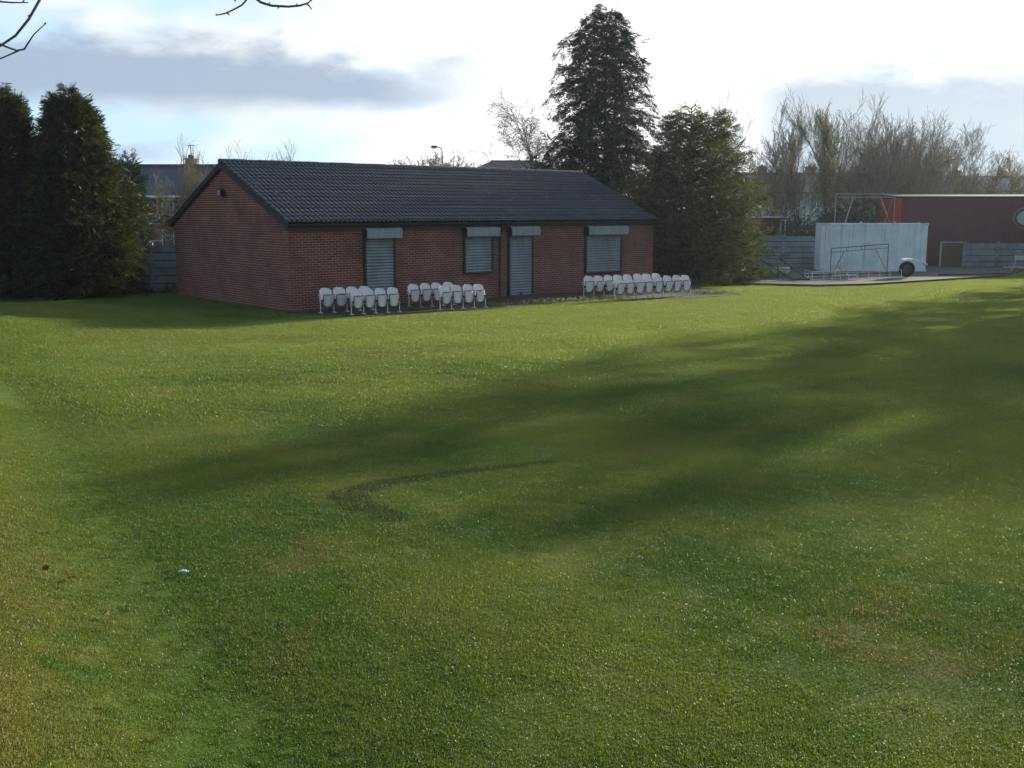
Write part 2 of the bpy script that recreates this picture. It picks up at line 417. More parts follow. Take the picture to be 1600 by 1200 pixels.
# ------------------------------------------------------------------ pavilion
pv = thing('pavilion', 'long low red brick pavilion with dark tiled pitched roof and closed metal shutters', 'building', (BX, BY, 0), BA)
OH = .17
b = MB()
def wallq(p0, p1, z0, z1, u0=0, flip=False):
    ln = math.dist(p0, p1)
    b.quad([(*p0, z0), (*p1, z0), (*p1, z1), (*p0, z1)], [(u0, z0), (u0+ln, z0), (u0+ln, z1), (u0, z1)])
wallq((0, 0), (L, 0), -.1, EH); wallq((L, D), (0, D), -.1, EH)
wallq((0, D), (0, 0), -.1, EH); wallq((L, 0), (L, D), -.1, EH)
b.quad([(0, D, EH), (0, 0, EH), (0, D/2, RH)], [(0, EH), (D, EH), (D/2, RH)])
b.quad([(L, 0, EH), (L, D, EH), (L, D/2, RH)], [(0, EH), (D, EH), (D/2, RH)])
b.build('wall', brick, pv)
# tiled roof: real rolls and lapped courses
pitch = math.atan2(RH-EH, D/2); ridge_z = RH+.10
def slope(side):
    W = L+2*.10; S = (D/2+OH)/math.cos(pitch); per = .165; course = .29
    nxx = int(W/per*8); nc = int(math.ceil(S/course)); V = []; F = []
    us = np.linspace(0, W, nxx+1)
    rows = []
    for c in range(nc):
        s0, s1 = c*course, min(S, (c+1)*course)
        rows += [(s0+.001, 0.0), (s0+(s1-s0)*.5, .010), (s1, .021)]      # lifts towards its lower edge, then steps down
    for s_, lift in rows:
        ph = np.abs(np.sin(us/per*math.pi))**.8
        hh = lift+.050*ph+.004*np.sin(us*3.1+s_*7)+.004*np.sin(us*37.7+math.floor(s_/course+.5)*2.3)
        yy = s_*math.cos(pitch); zz = ridge_z-s_*math.sin(pitch)
        for u, h in zip(us, hh):
            X_ = u-.10; Y_ = (D/2-yy) if side < 0 else (D/2+yy)
            V.append((X_, Y_-(h*math.sin(pitch)*(1 if side < 0 else -1)), zz+h*math.cos(pitch)))
    n = nxx+1
    for j in range(len(rows)-1):
        for i in range(nxx):
            q = (j*n+i, (j+1)*n+i, (j+1)*n+i+1, j*n+i+1)
            F.append(q if side < 0 else q[::-1])
    me = bpy.data.meshes.new('roof_slope'); me.from_pydata(V, [], F); me.materials.append(tile)
    o = bpy.data.objects.new('roof_slope', me); COL.objects.link(o); o.parent = pv
    return o
rf = slope(-1); slope(1)
b = MB(); k = 0; x = -.12
while x < L+.10:
    x2 = min(x+.45, L+.12); r0 = .115+.006*math.sin(k*2.1)
    pts = []
    for i in range(9):
        t = math.pi*(i/8); pts.append((D/2-math.cos(t)*r0*1.15, ridge_z-.02+math.sin(t)*r0*.95))
    for i in range(8):
        b.quad([(x, *pts[i]), (x2-.012, *pts[i]), (x2-.012, *pts[i+1]), (x, *pts[i+1])])
    b.quad([(x, *p) for p in pts][::-1]); b.quad([(x2-.012, *p) for p in pts])
    x = x2; k += 1
b.build('ridge_tile', tile, pv)
for xe in (-.13, L+.08):                                                # barge boards up both gables
    b = MB()
    for sgn in (-1, 1):
        y0, z0 = D/2, ridge_z-.01; y1, z1 = D/2+sgn*(D/2+OH), ridge_z-.01-(D/2+OH)*math.tan(pitch)
        for a_, c_ in (((y0, z0), (y1, z1)),):
            P = [(xe, a_[0], a_[1]), (xe, c_[0], c_[1]), (xe, c_[0], c_[1]-.19), (xe, a_[0], a_[1]-.19)]
            Q = [(xe+.05, *p[1:]) for p in P]
            b.quad(P); b.quad(Q[::-1])
            for i in range(4): b.quad([P[i], P[(i+1) % 4], Q[(i+1) % 4], Q[i]])
    b.build('barge_board', black, pv)
ez = ridge_z-(D/2+OH)*math.tan(pitch)
b = MB(); b.box((-.075, -OH+.03, ez-.20), (L+.075, -OH+.05, ez-.015)); b.box((-.075, D+OH-.05, ez-.2), (L+.075, D+OH-.03, ez-.015))
b.box((-.075, -OH+.051, ez-.20), (L+.075, -.003, ez-.18)); b.box((-.075, D+.003, ez-.20), (L+.075, D+OH-.051, ez-.18))
b.build('fascia', darkwood, pv)
b = MB()
for yy, sg in ((-OH-.03, 1),):
    n = 8
    for i in range(n):
        t0, t1 = math.pi*i/n, math.pi*(i+1)/n
        c0 = (yy+.055*math.cos(t0), ez-.045-.06*math.sin(t0)); c1 = (yy+.055*math.cos(t1), ez-.045-.06*math.sin(t1))
        b.quad([(-.09, *c0), (L+.09, *c0), (L+.09, *c1), (-.09, *c1)])
b.build('gutter', black, pv)
b = MB(); b.tube([(8.05, -OH-.03, ez-.09), (8.05, -.16, ez-.30), (8.05, -.07, ez-.42), (8.05, -.07, .05), (8.05, -.13, .01)], .038, 10)
for z in (.5, 1.3, 2.0): b.box((7.99, -.075, z), (8.11, -.002, z+.03))
b.build('downpipe', black, pv, True)
# shutters: (s0, s1, z0, z1 under the box, box s0, s1)
def shutter(kind, s0, s1, z0, z1, zt):
    m = MB(); gw = .075
    m.box((s0-gw, -.075, z0), (s0, -.002, z1)); m.box((s1, -.075, z0), (s1+gw, -.002, z1))
    if kind != 'door_shutter': m.box((s0-gw, -.08, z0-.05), (s1+gw, -.002, z0-.002))
    root = m.build(kind, black, pv)
    c = MB(); z = z0; k = 0
    while z < z1-.01:
        z2 = min(z+.095, z1); n = 5
        for i in range(n):
            a0, a1 = i/n, (i+1)/n
            f = lambda a: -.030-.026*math.sin(math.pi*a)**.8
            c.quad([(s0, f(a0), z+(z2-z)*a0), (s1, f(a0), z+(z2-z)*a0), (s1, f(a1), z+(z2-z)*a1), (s0, f(a1), z+(z2-z)*a1)])
        z = z2
    c.build('slat_curtain', galv, root)
    h = MB(); s0b, s1b = s0-gw-.02, s1+gw+.14
    prof = [(-.003, z1), (-.25, z1), (-.27, z1+.02), (-.27, zt-.06), (-.20, zt), (-.003, zt)]
    for i in range(6):
        p, q = prof[i], prof[(i+1) % 6]; h.quad([(s0b, *p), (s1b, *p), (s1b, *q), (s0b, *q)][::-1])
    hb = h.build('shutter_box', galv_box, root)
    e = MB(); e.quad([(s1b+.004, *p) for p in prof][::-1]); e.build('end_plate', black, hb)
    e = MB(); e.quad([(s0b-.004, *p) for p in prof])
    e.quad([(s0b-.004, -.272, z1), (s0b-.004, -.272, zt-.06), (s0b+.02, -.272, zt-.06), (s0b+.02, -.272, z1)])
    e.build('end_plate', black, hb)
    if kind == 'door_shutter':
        lk = MB(); lk.box(((s0+s1)/2-.06, -.085, z0+.04), ((s0+s1)/2+.06, -.057, z0+.11)); lk.build('lock', black, root)
shutter('door_shutter', 2.64, 3.66, .03, 2.13, 2.46)
shutter('window_shutter', 6.55, 7.68, .92, 2.13, 2.45)
shutter('door_shutter', 8.50, 9.52, .03, 2.13, 2.46)
shutter('window_shutter', 12.22, 14.02, .72, 2.10, 2.43)
b = MB(); b.box((8.38, -.25, .0), (9.66, -.004, .075)); b.build('doorstep', conc, pv)
# floodlight on the gable
yv = D*.50; b = MB()
b.box((-.20, yv-.14, 3.45), (-.08, yv+.14, 3.68)); fl = b.build('floodlight', black, pv)
b = MB(); b.box((-.212, yv-.11, 3.48), (-.2005, yv+.07, 3.65)); b.build('lens', mat('lamp_glass', (.25, .32, .30), .15), fl)
b = MB(); b.box((-.08, yv-.04, 3.52), (-.002, yv+.04, 3.60)); b.build('bracket', black, fl)

# ------------------------------------------------------------------ tip-up seats
def shell(w0, w1, h, z0, y0, curve, thick, tilt, seg=8, rise=6, top_r=.35, bot_r=.0):
    """rounded, curved plastic panel standing in the x-z plane; front is -y"""
    m = MB(); grid = []
    for j in range(rise+1):
        t = j/rise; row = []
        wv = w0+(w1-w0)*t
        if t > 1-top_r: wv *= math.sqrt(max(.0, 1-((t-(1-top_r))/top_r)**2*.55))
        if bot_r and t < bot_r: wv *= math.sqrt(max(0, 1-((bot_r-t)/bot_r)**2*.6))
        for i in range(seg+1):
            u = -1+2*i/seg
            row.append((u*wv/2, y0-curve*u*u+tilt*t, z0+h*t-(.03*u*u*h if t > .9 else 0)))
        grid.append(row)
    def g(j, i, back): x, y_, z = grid[j][i]; return (x, y_+(thick if back else 0), z)
    for j in range(rise):
        for i in range(seg):
            m.quad([g(j, i, 0), g(j, i+1, 0), g(j+1, i+1, 0), g(j+1, i, 0)])
            m.quad([g(j, i, 1), g(j+1, i, 1), g(j+1, i+1, 1), g(j, i+1, 1)])
    for j in range(rise):
        for i in (0, seg): m.quad([g(j, i, 0), g(j+1, i, 0), g(j+1, i, 1), g(j, i, 1)])
    for i in range(seg):
        for j in (0, rise): m.quad([g(j, i, 0), g(j, i+1, 0), g(j, i+1, 1), g(j, i, 1)])
    return m
back_o = seat_o = rim_o = leg_o = None
def seat_row(n, p0, p1, label):
    (x0, y0), (x1, y1) = p0, p1; a = math.atan2(y1-y0, x1-x0); pitch_ = math.dist(p0, p1)/n
    z = .02
    root = thing('seat_row', label, 'seats', (x0, y0, z), a, 'rows of white tip-up seats in front of the pavilion')
    for i in range(n):
        cx = (i+.5)*pitch_; w_ = pitch_*.90
        m = shell(w_*.96, w_, .43, .30, .10, .085, .012, .09, top_r=.20)
        o = m.build('backrest', seat_pl, root, True); o.location = (cx, 0, 0); o.rotation_euler = (R(random.uniform(-3, 3)), 0, R(random.uniform(-3, 3)))
        m = shell(w_*.80, w_*.92, .36, .185, .035, -.03, .014, -.055, top_r=.10, bot_r=.35)
        s = m.build('seat', seat_pl, root, True); s.location = (cx+.01, -.035, 0); s.rotation_euler = (R(random.uniform(-6, 5)), 0, R(random.uniform(-3, 3)))
        m = MB(); pts = []
        for (u, t) in ((-.46, 1), (-.455, .5), (-.42, .22), (-.28, .03), (0, -.03), (.28, .03), (.42, .22), (.455, .5), (.46, 1)):
            pts.append((u*w_, -.012-.055*t+.03, .185+.36*t))
        pts.append(pts[0]); m.tube(pts, .014, 6, False); m.build('seat_rim', mat('seat_rim_grey', (.13, .105, .105), .5), s)
        for sx in (-.5, .5): m = MB(); m.box((sx*w_-.012, -.02, .33), (sx*w_+.012, .05, .40)); m.build('hinge', black, s)
    for i in range(n+1):
        m = MB(); x = i*pitch_
        m.tube([(x, .02, .0), (x, .02, .34), (x, .07, .44), (x, .10, .56)], .016, 8)
        m.box((x-.03, -.10, 0), (x+.03, .12, .012)); m.box((x-.014, -.09, .012), (x+.014, .02, .03))
        m.build('leg', frame_w, root)
    m = MB(); m.tube([(0, .045, .33), (n*pitch_, .045, .33)], .016, 8); m.build('cross_bar', frame_w, root)
    return root
seat_row(4, (-5.62, 30.62), (-4.22, 31.64), 'leftmost back row of four white tip-up seats, partly hidden by the row before it')
seat_row(4, (-4.64, 30.13), (-3.34, 31.0), 'leftmost front row of four white tip-up seats, before the left shuttered door')
seat_row(4, (-3.18, 32.32), (-1.84, 33.35), 'back row of four white tip-up seats between the left door and left window')
seat_row(4, (-2.17, 31.58), (-.82, 32.52), 'front row of four white tip-up seats below the left shuttered window')
seat_row(8, (2.50, 36.20), (5.48, 38.20), 'longer back row of eight white seats under the right shuttered window')
seat_row(8, (3.49, 35.32), (6.36, 37.12), 'longer front row of eight white seats running past the pavilion corner')

# ------------------------------------------------------------------ foliage
def leaf_mat(name, c1, c2, c3=None, trans=.3):
    m = bpy.data.materials.new(name); m.use_nodes = True; t = NT(m.node_tree)
    tc = t.new('ShaderNodeTexCoord').outputs['Object']; ri = t.new('ShaderNodeNewGeometry').outputs['Random Per Island']
    n = t.m('ADD', t.m('MULTIPLY', t.noise(tc, 1.0, 3, .6), .4), t.m('MULTIPLY', t.noise(tc, 3.4, 4, .65), .6))
    c = t.mix(t.sstep(n, .42, .57), c1, c2)
    c = t.mix(t.m('MULTIPLY', t.m('MULTIPLY', ri, t.sstep(n, .44, .60)), .9), c, c3 or c2)
    d = t.new('ShaderNodeBsdfPrincipled', i_Base_Color=c, i_Roughness=.6); d.inputs['Specular IOR Level'].default_value = .25
    tr = t.new('ShaderNodeBsdfTranslucent', i_0=c)
    t.new('ShaderNodeOutputMaterial', i_0=t.new('ShaderNodeMixShader', i_0=trans, i_1=d, i_2=tr))
    return m
ley = leaf_mat('dark_conifer_foliage', (.014, .024, .006), (.046, .054, .010), (.10, .092, .016))
spr = leaf_mat('deep_green_foliage', (.010, .021, .009), (.028, .046, .016), (.042, .062, .020), .2)
gold = leaf_mat('golden_conifer_foliage', (.018, .032, .007), (.062, .078, .014), (.14, .14, .024), .38)
ivy = leaf_mat('undergrowth_foliage', (.022, .030, .012), (.045, .05, .018), (.07, .065, .03), .25)
bud = leaf_mat('spring_bud', (.24, .24, .07), (.30, .28, .10), (.36, .32, .15), .45)
bark = mat('bark', (.06, .05, .045), .95, build=grime((.055, .046, .040), (.12, .10, .085), 6, .8, (1, 1, .3), bump=.02))
twig = mat('grey_twig', (.11, .095, .08), .9, build=grime((.115, .10, .074), (.20, .18, .13), 2, .7))
def norm(a): return a/np.maximum(1e-9, np.linalg.norm(a, axis=-1, keepdims=True))
def spray_mesh(pos, dirs, up, size, r, leaves=9, width=.10):
    """feathery sprays: leaflets alternate along a stem; pos,dirs,up (n,3); size (n,)"""
    n = len(pos); side = norm(np.cross(dirs, up)); out = []
    for k in range(leaves):
        t = (k+.5)/leaves*.85; sg = 1 if k % 2 else -1
        base = pos+dirs*(size*t)[:, None]
        ang = .75-.35*t+r.normal(0, .12, n)
        l = size*(.52*(1-t)+.16)*r.uniform(.75, 1.25, n)
        if k == leaves-1: ang = ang*0
        ld = dirs*np.cos(ang)[:, None]+side*(np.sin(ang)*sg)[:, None]+up*r.normal(-.08, .22, n)[:, None]
        ld = norm(ld); wd = norm(np.cross(ld, up+r.normal(0, .35, (n, 3))))*(size*width)[:, None]
        out.append(np.stack([base-wd*.5, base+wd*.5+ld*(l*.25)[:, None], base+ld*l[:, None]], 1))
    return np.concatenate(out, 0).reshape(-1, 3)
def conifer(root, H, Rm, m, seed, nb=260, ns=26, size=.34, droop=.35, rise=.5, prof=None, trunks=((0, 0, 1),), base=.03, gap=None, lobes=(.12, .10), width=.10, leaves=9, trunk_r=.16, fill=0):
    r = np.random.default_rng(seed); P = []; Dd = []; S = []; ph = r.uniform(0, 6.28, 6)
    prof = prof or (lambda t: (1-t)**.75)
    lb = MB()
    for i in range(nb):
        tr_ = trunks[i % len(trunks)]
        t = base+(1-base)*((i+r.uniform(0, 1))/nb)**1.15; z0 = H*tr_[2]*t*.96; a = i*2.399963+r.normal(0, .35)
        lump = 1+lobes[0]*math.sin(3*a+ph[0]+t*7)+lobes[1]*math.sin(5*a+ph[1]-t*11)+r.normal(0, .07)
        ln = Rm*prof(t)*lump*(1 if len(trunks) == 1 else .78)
        if ln < .05: ln = .05
        if gap and gap(t, a, r): ln *= r.uniform(.25, .5)
        o = np.array((tr_[0]*(1-.3*t), tr_[1]*(1-.3*t), z0-rise*.35*ln)); hd = np.array((math.cos(a), math.sin(a), 0))
        lb.tube([tuple(o), tuple(o+hd*ln*.5+np.array((0, 0, rise*ln*.35-droop*ln*.1))), tuple(o+hd*ln*.92+np.array((0, 0, rise*ln*.5-droop*ln*.5)))], [.03+.01*ln, .02, .006], 4, False)
        k = max(6, int(ns*(.45+ln/Rm)))
        s = r.uniform(.18, 1.0, k)**.75
        lat = r.normal(0, .17, k)*ln*(.25+s*.45)+r.normal(0, .04, k)
        sd_ = np.array((-hd[1], hd[0], 0))
        z = rise*ln*s*.9-droop*ln*s**2.2+r.normal(0, .09, k)-np.abs(lat)*.35
        P.append(o+hd*(ln*s)[:, None]+sd_*lat[:, None]+np.stack([np.zeros(k), np.zeros(k), z], 1))
        slope_ = rise*.9-droop*2.2*s**1.2
        d = hd+sd_*(lat/(ln*.6+.05))[:, None]*.8+np.stack([np.zeros(k), np.zeros(k), slope_*1.1+r.normal(0, .28, k)], 1)+r.normal(0, .16, (k, 3))
        Dd.append(norm(d)); S.append(size*r.uniform(.65, 1.25, k)*(1-.35*t))
    P = np.concatenate(P); Dd = np.concatenate(Dd); S = np.concatenate(S)
    if fill:                                                         # older foliage inside the crown
        k = fill; tt = r.uniform(.02, .9, k); a = r.uniform(0, 6.28, k); rr = np.array([prof(q) for q in tt])*Rm*r.uniform(.35, .8, k)
        P = np.concatenate([P, np.stack([np.cos(a)*rr, np.sin(a)*rr, tt*H], 1)])
        Dd = np.concatenate([Dd, norm(np.stack([np.cos(a), np.sin(a), r.normal(.2, .5, k)], 1))]); S = np.concatenate([S, np.full(k, size*1.5)])
    P[:, 2] = np.maximum(P[:, 2], .08)
    up = norm(np.array((0, 0, 1.))+r.normal(0, .55, P.shape))
    V = spray_mesh(P, Dd, up, S, r, leaves, width)
    V[:, 2] = np.maximum(V[:, 2], .02)
    np_mesh('crown', V, 3, m, root)
    lb.build('limb', bark, root)
    for tx, ty, th in trunks:
        b = MB(); hh = H*th*.95
        b.tube([(tx*(1-.3*q), ty*(1-.3*q), hh*q-.05) for q in (0, .03, .2, .4, .6, .8, 1)], [trunk_r*1.3, trunk_r, trunk_r*.85, trunk_r*.65, trunk_r*.45, trunk_r*.25, .015], 10)
        b.build('trunk', bark, root, True)
blunt = lambda t: min(1, (1-t)*1.9+.04)**.62*(.82+.18*min(1, t*6)) if t < 1 else 0
GC = 'conifers around the field'
t_ = thing('conifer_tree', 'broad dark conifer with shaggy drooping sprays just left of the pavilion', 'tree', (-15.35, 37.3, 0), .3, GC)
conifer(t_, 7.5, 2.15, ley, 1, nb=330, ns=34, prof=lambda t: (min(1, (1-t)*1.55+.03))**.8*(.88+.12*min(1, t*5)), droop=.45, rise=.75, fill=4200)
t_ = thing('conifer_tree', 'dark conifer at the left edge of the picture, narrower pointed top', 'tree', (-17.6, 37.2, 0), 1.3, GC)
conifer(t_, 7.5, 2.2, ley, 2, nb=330, ns=32, prof=lambda t: (1-t)**.8*1.05+.03, droop=.45, rise=.75, fill=4200)
t_ = thing('conifer_tree', 'small slim dark conifer peeping out behind the broad one by the pavilion', 'tree', (-14.85, 41.2, 0), 0, GC)
conifer(t_, 5.35, .62, spr, 3, nb=120, ns=16, prof=lambda t: min(1, (1-t)*3+.05)**.6, droop=.1, rise=1.2, size=.26, fill=500)
t_ = thing('conifer_tree', 'tallest conifer, three trunks showing through gaps, rising behind the pavilion roof', 'tree', (4.4, 50.6, 0), .4, GC)
def tg(t, a, r): return .42 < t < .74 and r.uniform() < .30
def tprof(t): return (1.02 if t < .45 else 1.02-(t-.45)*1.12)*(.9+.1*min(1, t*8)) if t < .95 else .26
conifer(t_, 12.9, 3.3, spr, 4, nb=540, ns=46, size=.46, prof=tprof, droop=.62, rise=.55, trunks=((-.80, .1, .985), (-.1, -.2, 1), (.75, .2, .95)), gap=tg, lobes=(.12, .22), width=.11, trunk_r=.13, fill=250)
t_ = thing('conifer_tree', 'rounded yellow-green conifer growing beside the right end of the pavilion', 'tree', (7.85, 45.2, 0), .8, GC)
conifer(t_, 7.75, 3.75, gold, 5, trunks=((-.7, 0, 1), (.9, -.2, .88), (-1.7, .3, .84), (.2, .4, .95)), nb=520, ns=44, size=.30, prof=lambda t: (.93 if t < .5 else .93-(t-.5)*1.35)+.03*math.sin(t*30), droop=.42, rise=.62, fill=2600, lobes=(.16, .13))
# trees beyond the right edge of the picture: they throw the long shade across the lawn
t_ = thing('conifer_tree', 'conifer beyond the right edge that shades the middle of the lawn', 'tree', (26.6, 41.9, 0), 2.0, 'conifers beyond the right edge')
conifer(t_, 11.5, 4.1, gold, 6, nb=170, ns=30, size=.55, prof=lambda t: min(1, (1-t)*3.2+.05)**.75, droop=.4, rise=.6, fill=250)
dup(t_, (35.0, 45.0, 0), 1.0, 'second conifer beyond the right edge, standing behind the first', .9)
t_ = thing('conifer_tree', 'thin sparse conifer beyond the right edge, nearest the camera', 'tree', (28.9, 39.0, 0), 2.0, 'conifers beyond the right edge')
conifer(t_, 10.6, 4.8, gold, 8, nb=135, ns=32, size=.55, prof=lambda t: min(1, (1-t)*3.2+.05)**.7, droop=.4, rise=.6, fill=150)

dup(t_, (32.2, 35.8, 0), 4.0, 'second thin sparse conifer beyond the right edge, nearer the camera', .92, 'conifers beyond the right edge')
dup(t_, (33.5, 40.0, 0), 5.1, 'third thin sparse conifer beyond the right edge, between the others', 1.0, 'conifers beyond the right edge')
# ---- bare broadleaf trees
def bare(root, H, spread, seed, stems=1, levels=4, up=.55, kids=(7, 6, 5, 4), bud_n=0, rmin=.0065, weep=0.0, r0=.10, first=.25, budsize=.05, mt=None):
    rnd = random.Random(seed); segs = []; tips = []; tw = MB(); tk = MB()
    def grow(p, d, ln, rad, lev):
        n = 4 if lev < 2 else 3; pts = [p]; rs = [rad]; q = p.copy(); dd = d.copy()
        for i in range(n):
            dd = (dd+Vector((rnd.gauss(0, .14), rnd.gauss(0, .14), rnd.gauss(0, .10)+(.10*up if lev < 3 else 0)-weep*(.22*lev))))
            dd.normalize(); q = q+dd*ln/n; pts.append(q.copy()); rs.append(max(rmin, rad*(1-.72*(i+1)/n)))
        (tk if lev == 0 else tw).tube(pts, rs, 7 if lev == 0 else (4 if lev == 1 else 3), False)
        if lev >= 2: tips.extend(pts[1:])
        if lev < levels:
            k = kids[lev]
            for j in range(k):
                t = first+(1-first)*(j+rnd.random())/k if lev == 0 else .15+.85*(j+rnd.random())/k
                i = min(n-1, int(t*n)); f = t*n-i; b0 = pts[i].lerp(pts[i+1], min(1, f))
                ax = (pts[i+1]-pts[i]).normalized(); an = rnd.uniform(0, 6.283)
                pe = ax.orthogonal().normalized(); pe.rotate(Matrix.Rotation(an, 3, ax))
                spr_ = (.55+.45*rnd.random())*spread
                nd = (ax*(1-.35*spr_)+pe*spr_*.75+Vector((0, 0, up*.45))).normalized()
                grow(b0, nd, ln*rnd.uniform(.42, .68)*(1-.35*t if lev == 0 else 1-.2*t)*(1.15 if lev == 0 else 1), max(rmin, rs[i]*.52), lev+1)
    for s in range(stems):
        a = s*2.4+rnd.random(); tilt = .0 if stems == 1 else rnd.uniform(.10, .30)
        grow(Vector((math.cos(a)*.15*(stems > 1), math.sin(a)*.15*(stems > 1), -.05)), Vector((math.cos(a)*tilt, math.sin(a)*tilt, 1)).normalized(), H*rnd.uniform(.62, .78), r0*(1 if stems == 1 else .7), 0)
    tk.build('trunk', mt or bark, root, True); cr = tw.build('crown', mt or twig, root)
    if bud_n:
        r = np.random.default_rng(seed); T_ = np.array([tuple(p) for p in tips]); i = r.integers(0, len(T_), bud_n)
        c = T_[i]+r.normal(0, .03, (bud_n, 3)); d1 = norm(r.normal(0, 1, (bud_n, 3))); d2 = norm(np.cross(d1, r.normal(0, 1, (bud_n, 3))))
        s = (budsize*r.uniform(.5, 1.3, bud_n))[:, None]
        np_mesh('bud', np.stack([c-d1*s*.5, c+d2*s*.35, c+d1*s*.8], 1).reshape(-1, 3), 3, bud, cr)
    return root
GB = 'bare spring trees behind the container'
def bt(loc, label, H, spread, seed, g=GB, name='bare_tree', **k):
    return bare(thing(name, label, 'tree', loc, seed*1.7, g), H, spread, seed, **k)
def ux(u, y): return (u-800)/1652*y       # sideways metres of a thing seen at column u, y metres away
def zt(v, y): return 3+(329-v)/1652*y
# prototypes
A_ = bt((ux(1205, 62), 62, 0), 'leafless tree just right of the yellow-green conifer, thin upright stems', zt(222, 62), .75, 11, stems=3, kids=(7, 6, 5, 4), bud_n=3000)
B_ = bt((ux(1262, 64), 64, 0), 'bare tree with two forked stems above the fence left of the container', zt(202, 64), .70, 12, stems=2, kids=(9, 7, 5, 4), bud_n=4000)
C_ = bt((ux(1292, 60), 60, 0), 'tallest bare tree, pale yellow buds at its top, behind the container left end', zt(180, 60), .55, 13, stems=1, kids=(16, 7, 5, 4), bud_n=9000, budsize=.075, r0=.13)
D_ = bt((ux(1370, 66), 66, 0), 'bushy bare tree with upswept twigs behind the middle of the container', zt(195, 66), .72, 14, stems=4, kids=(7, 6, 5, 4), bud_n=5000)
E_ = bt((ux(1440, 68), 68, 0), 'rounded bare tree with slanting limbs above the red building corner', zt(205, 68), .95, 15, stems=4, kids=(8, 7, 5, 4), bud_n=5000)
dup(A_, (ux(1232, 70), 70, 0), 2.2, 'leafless tree deep behind the two small rusty cabins', .98)
dup(D_, (ux(1325, 72), 72, 0), 1.1, 'bare tree deep behind the container, left of its middle', .98)
dup(B_, (ux(1345, 61), 61, 0), 3.9, 'slender bare tree close behind the container under the tubular frame', .86)
dup(D_, (ux(1415, 75), 75, 0), 4.0, 'bare tree seen over the red end wall', .98)
dup(E_, (ux(1462, 74), 74, 0), 2.6, 'bare tree at the right end of the twiggy screen above the red building', 1.02)
dup(A_, (ux(1400, 64), 64, 0), 5.0, 'thin stemmed bare tree directly beside the red end wall', 1.0)
dup(A_, (ux(1300, 78), 78, 0), 3.3, 'faint bare tree farthest back behind the tallest bare one', 1.02)
F_ = bt((ux(1120, 66), 66, 0), 'bare tree with spreading crown rising behind the yellow-green conifer', zt(172, 66), .95, 16, g='bare trees on the skyline', kids=(10, 7, 5, 4), bud_n=0, r0=.16)
G_ = bt((ux(836, 62), 62, 0), 'drooping bare birch left of the tallest conifer', zt(180, 62), .95, 17, g='bare trees on the skyline', kids=(13, 9, 7, 5), weep=.35, r0=.14)
H_ = bt((ux(668, 105), 105, 0), 'small round bare tree left of the street lamp over the pavilion ridge', zt(238, 105), .95, 18, g='bare trees on the skyline', stems=3, up=.3, kids=(9, 8, 6, 4), r0=.2, first=.15, rmin=.016)
dup(H_, (ux(698, 112), 112, 0), 2.0, 'small bare tree right behind the street lamp', 1.0)
# pale saplings in front of the old house
I_ = bt((ux(300, 46), 46, 0), 'pale thin sapling clump in front of the far brick house, nearest its chimney', zt(236, 46), .42, 19, g='saplings behind the left fence', stems=7, kids=(6, 5, 3), levels=3, bud_n=1400, r0=.05, rmin=.006)
dup(I_, (ux(262, 48), 48, 0), 1.3, 'pale sapling clump left of the chimney, nearer the dark conifers', .80)
dup(I_, (ux(325, 47), 47, 0), 3.3, 'pale sapling clump against the rear pitch of the pavilion roof', .88)
dup(I_, (ux(395, 62), 62, 0), 2.1, 'leafy twig tips showing over the left end of the pavilion ridge', 1.12)
dup(I_, (ux(445, 64), 64, 0), 4.1, 'leafy twig tips over the pavilion ridge, second clump from the gable', 1.15)

# ---- bushes
def bush(name, label, loc, Wx, Wy, Hh, m, seed, n=2600, size=.22, group=None):
    root = thing(name, label, 'bush', loc, 0, group); r = np.random.default_rng(seed)
    k = 14; cc = np.stack([r.uniform(-.5, .5, k)*Wx, r.uniform(-.5, .5, k)*Wy, r.uniform(.15, .75, k)*Hh], 1); rad = r.uniform(.20, .34, k)*min(Wx, Hh*1.3)
    i = r.integers(0, k, n); d = norm(r.normal(0, 1, (n, 3))); P = cc[i]+d*(rad[i]*r.uniform(.6, 1.05, n))[:, None]; P[:, 2] = np.clip(P[:, 2], .05, Hh)
    V = spray_mesh(P, norm(d+r.normal(0, .4, (n, 3))), norm(np.array((0, 0, 1.))+r.normal(0, .6, (n, 3))), size*r.uniform(.6, 1.3, n), r, 7, .16)
    V[:, 2] = np.maximum(V[:, 2], .02)
    np_mesh('foliage', V, 3, m, root)
    b = MB()
    for q in range(5): b.tube([(0, 0, -.05), tuple(cc[q]*.6), tuple(cc[q])], [.05, .03, .01], 5, False)
    b.build('stem', bark, root)
    return root
GU = 'undergrowth behind the right fence'
bush('bush', 'dark ivy-like undergrowth right of the two rusty cabins', (ux(1253, 57), 57.3, 0), 3.0, 2, zt(318, 57), ivy, 31, 2600, group=GU)
bush('bush', 'dark undergrowth behind the left half of the white container', (ux(1305, 60), 59.5, 0), 3.2, 2, zt(300, 60), ivy, 32, 2600, group=GU)
bush('bush', 'undergrowth behind the right half of the white container', (ux(1325, 58), 58.5, 0), 2.2, 1.6, zt(305, 60), ivy, 33, 2400, group=GU)
bush('bush', 'shadowy undergrowth behind the rusty cabins and fence', (ux(1205, 62), 61.5, 0), 3.2, 2, zt(312, 62), ivy, 34, 2200, group=GU)
bush('bush', 'green scrub between the far house and the left concrete fence', (ux(250, 43), 43.2, 0), 3.4, 1.6, 3.5, ivy, 35, 1500, group='scrub behind the left fence')
bush('bush', 'reddish green scrub behind the pavilion gable by the left fence', (ux(300, 45), 45.2, 0), 3.0, 1.6, 4.2, ivy, 36, 1300, group='scrub behind the left fence')
bush('bush', 'dark weeds at the foot of the left concrete fence', (ux(238, 38.3), 38.5, 0), 1.9, .4, .35, ivy, 37, 500, .12)
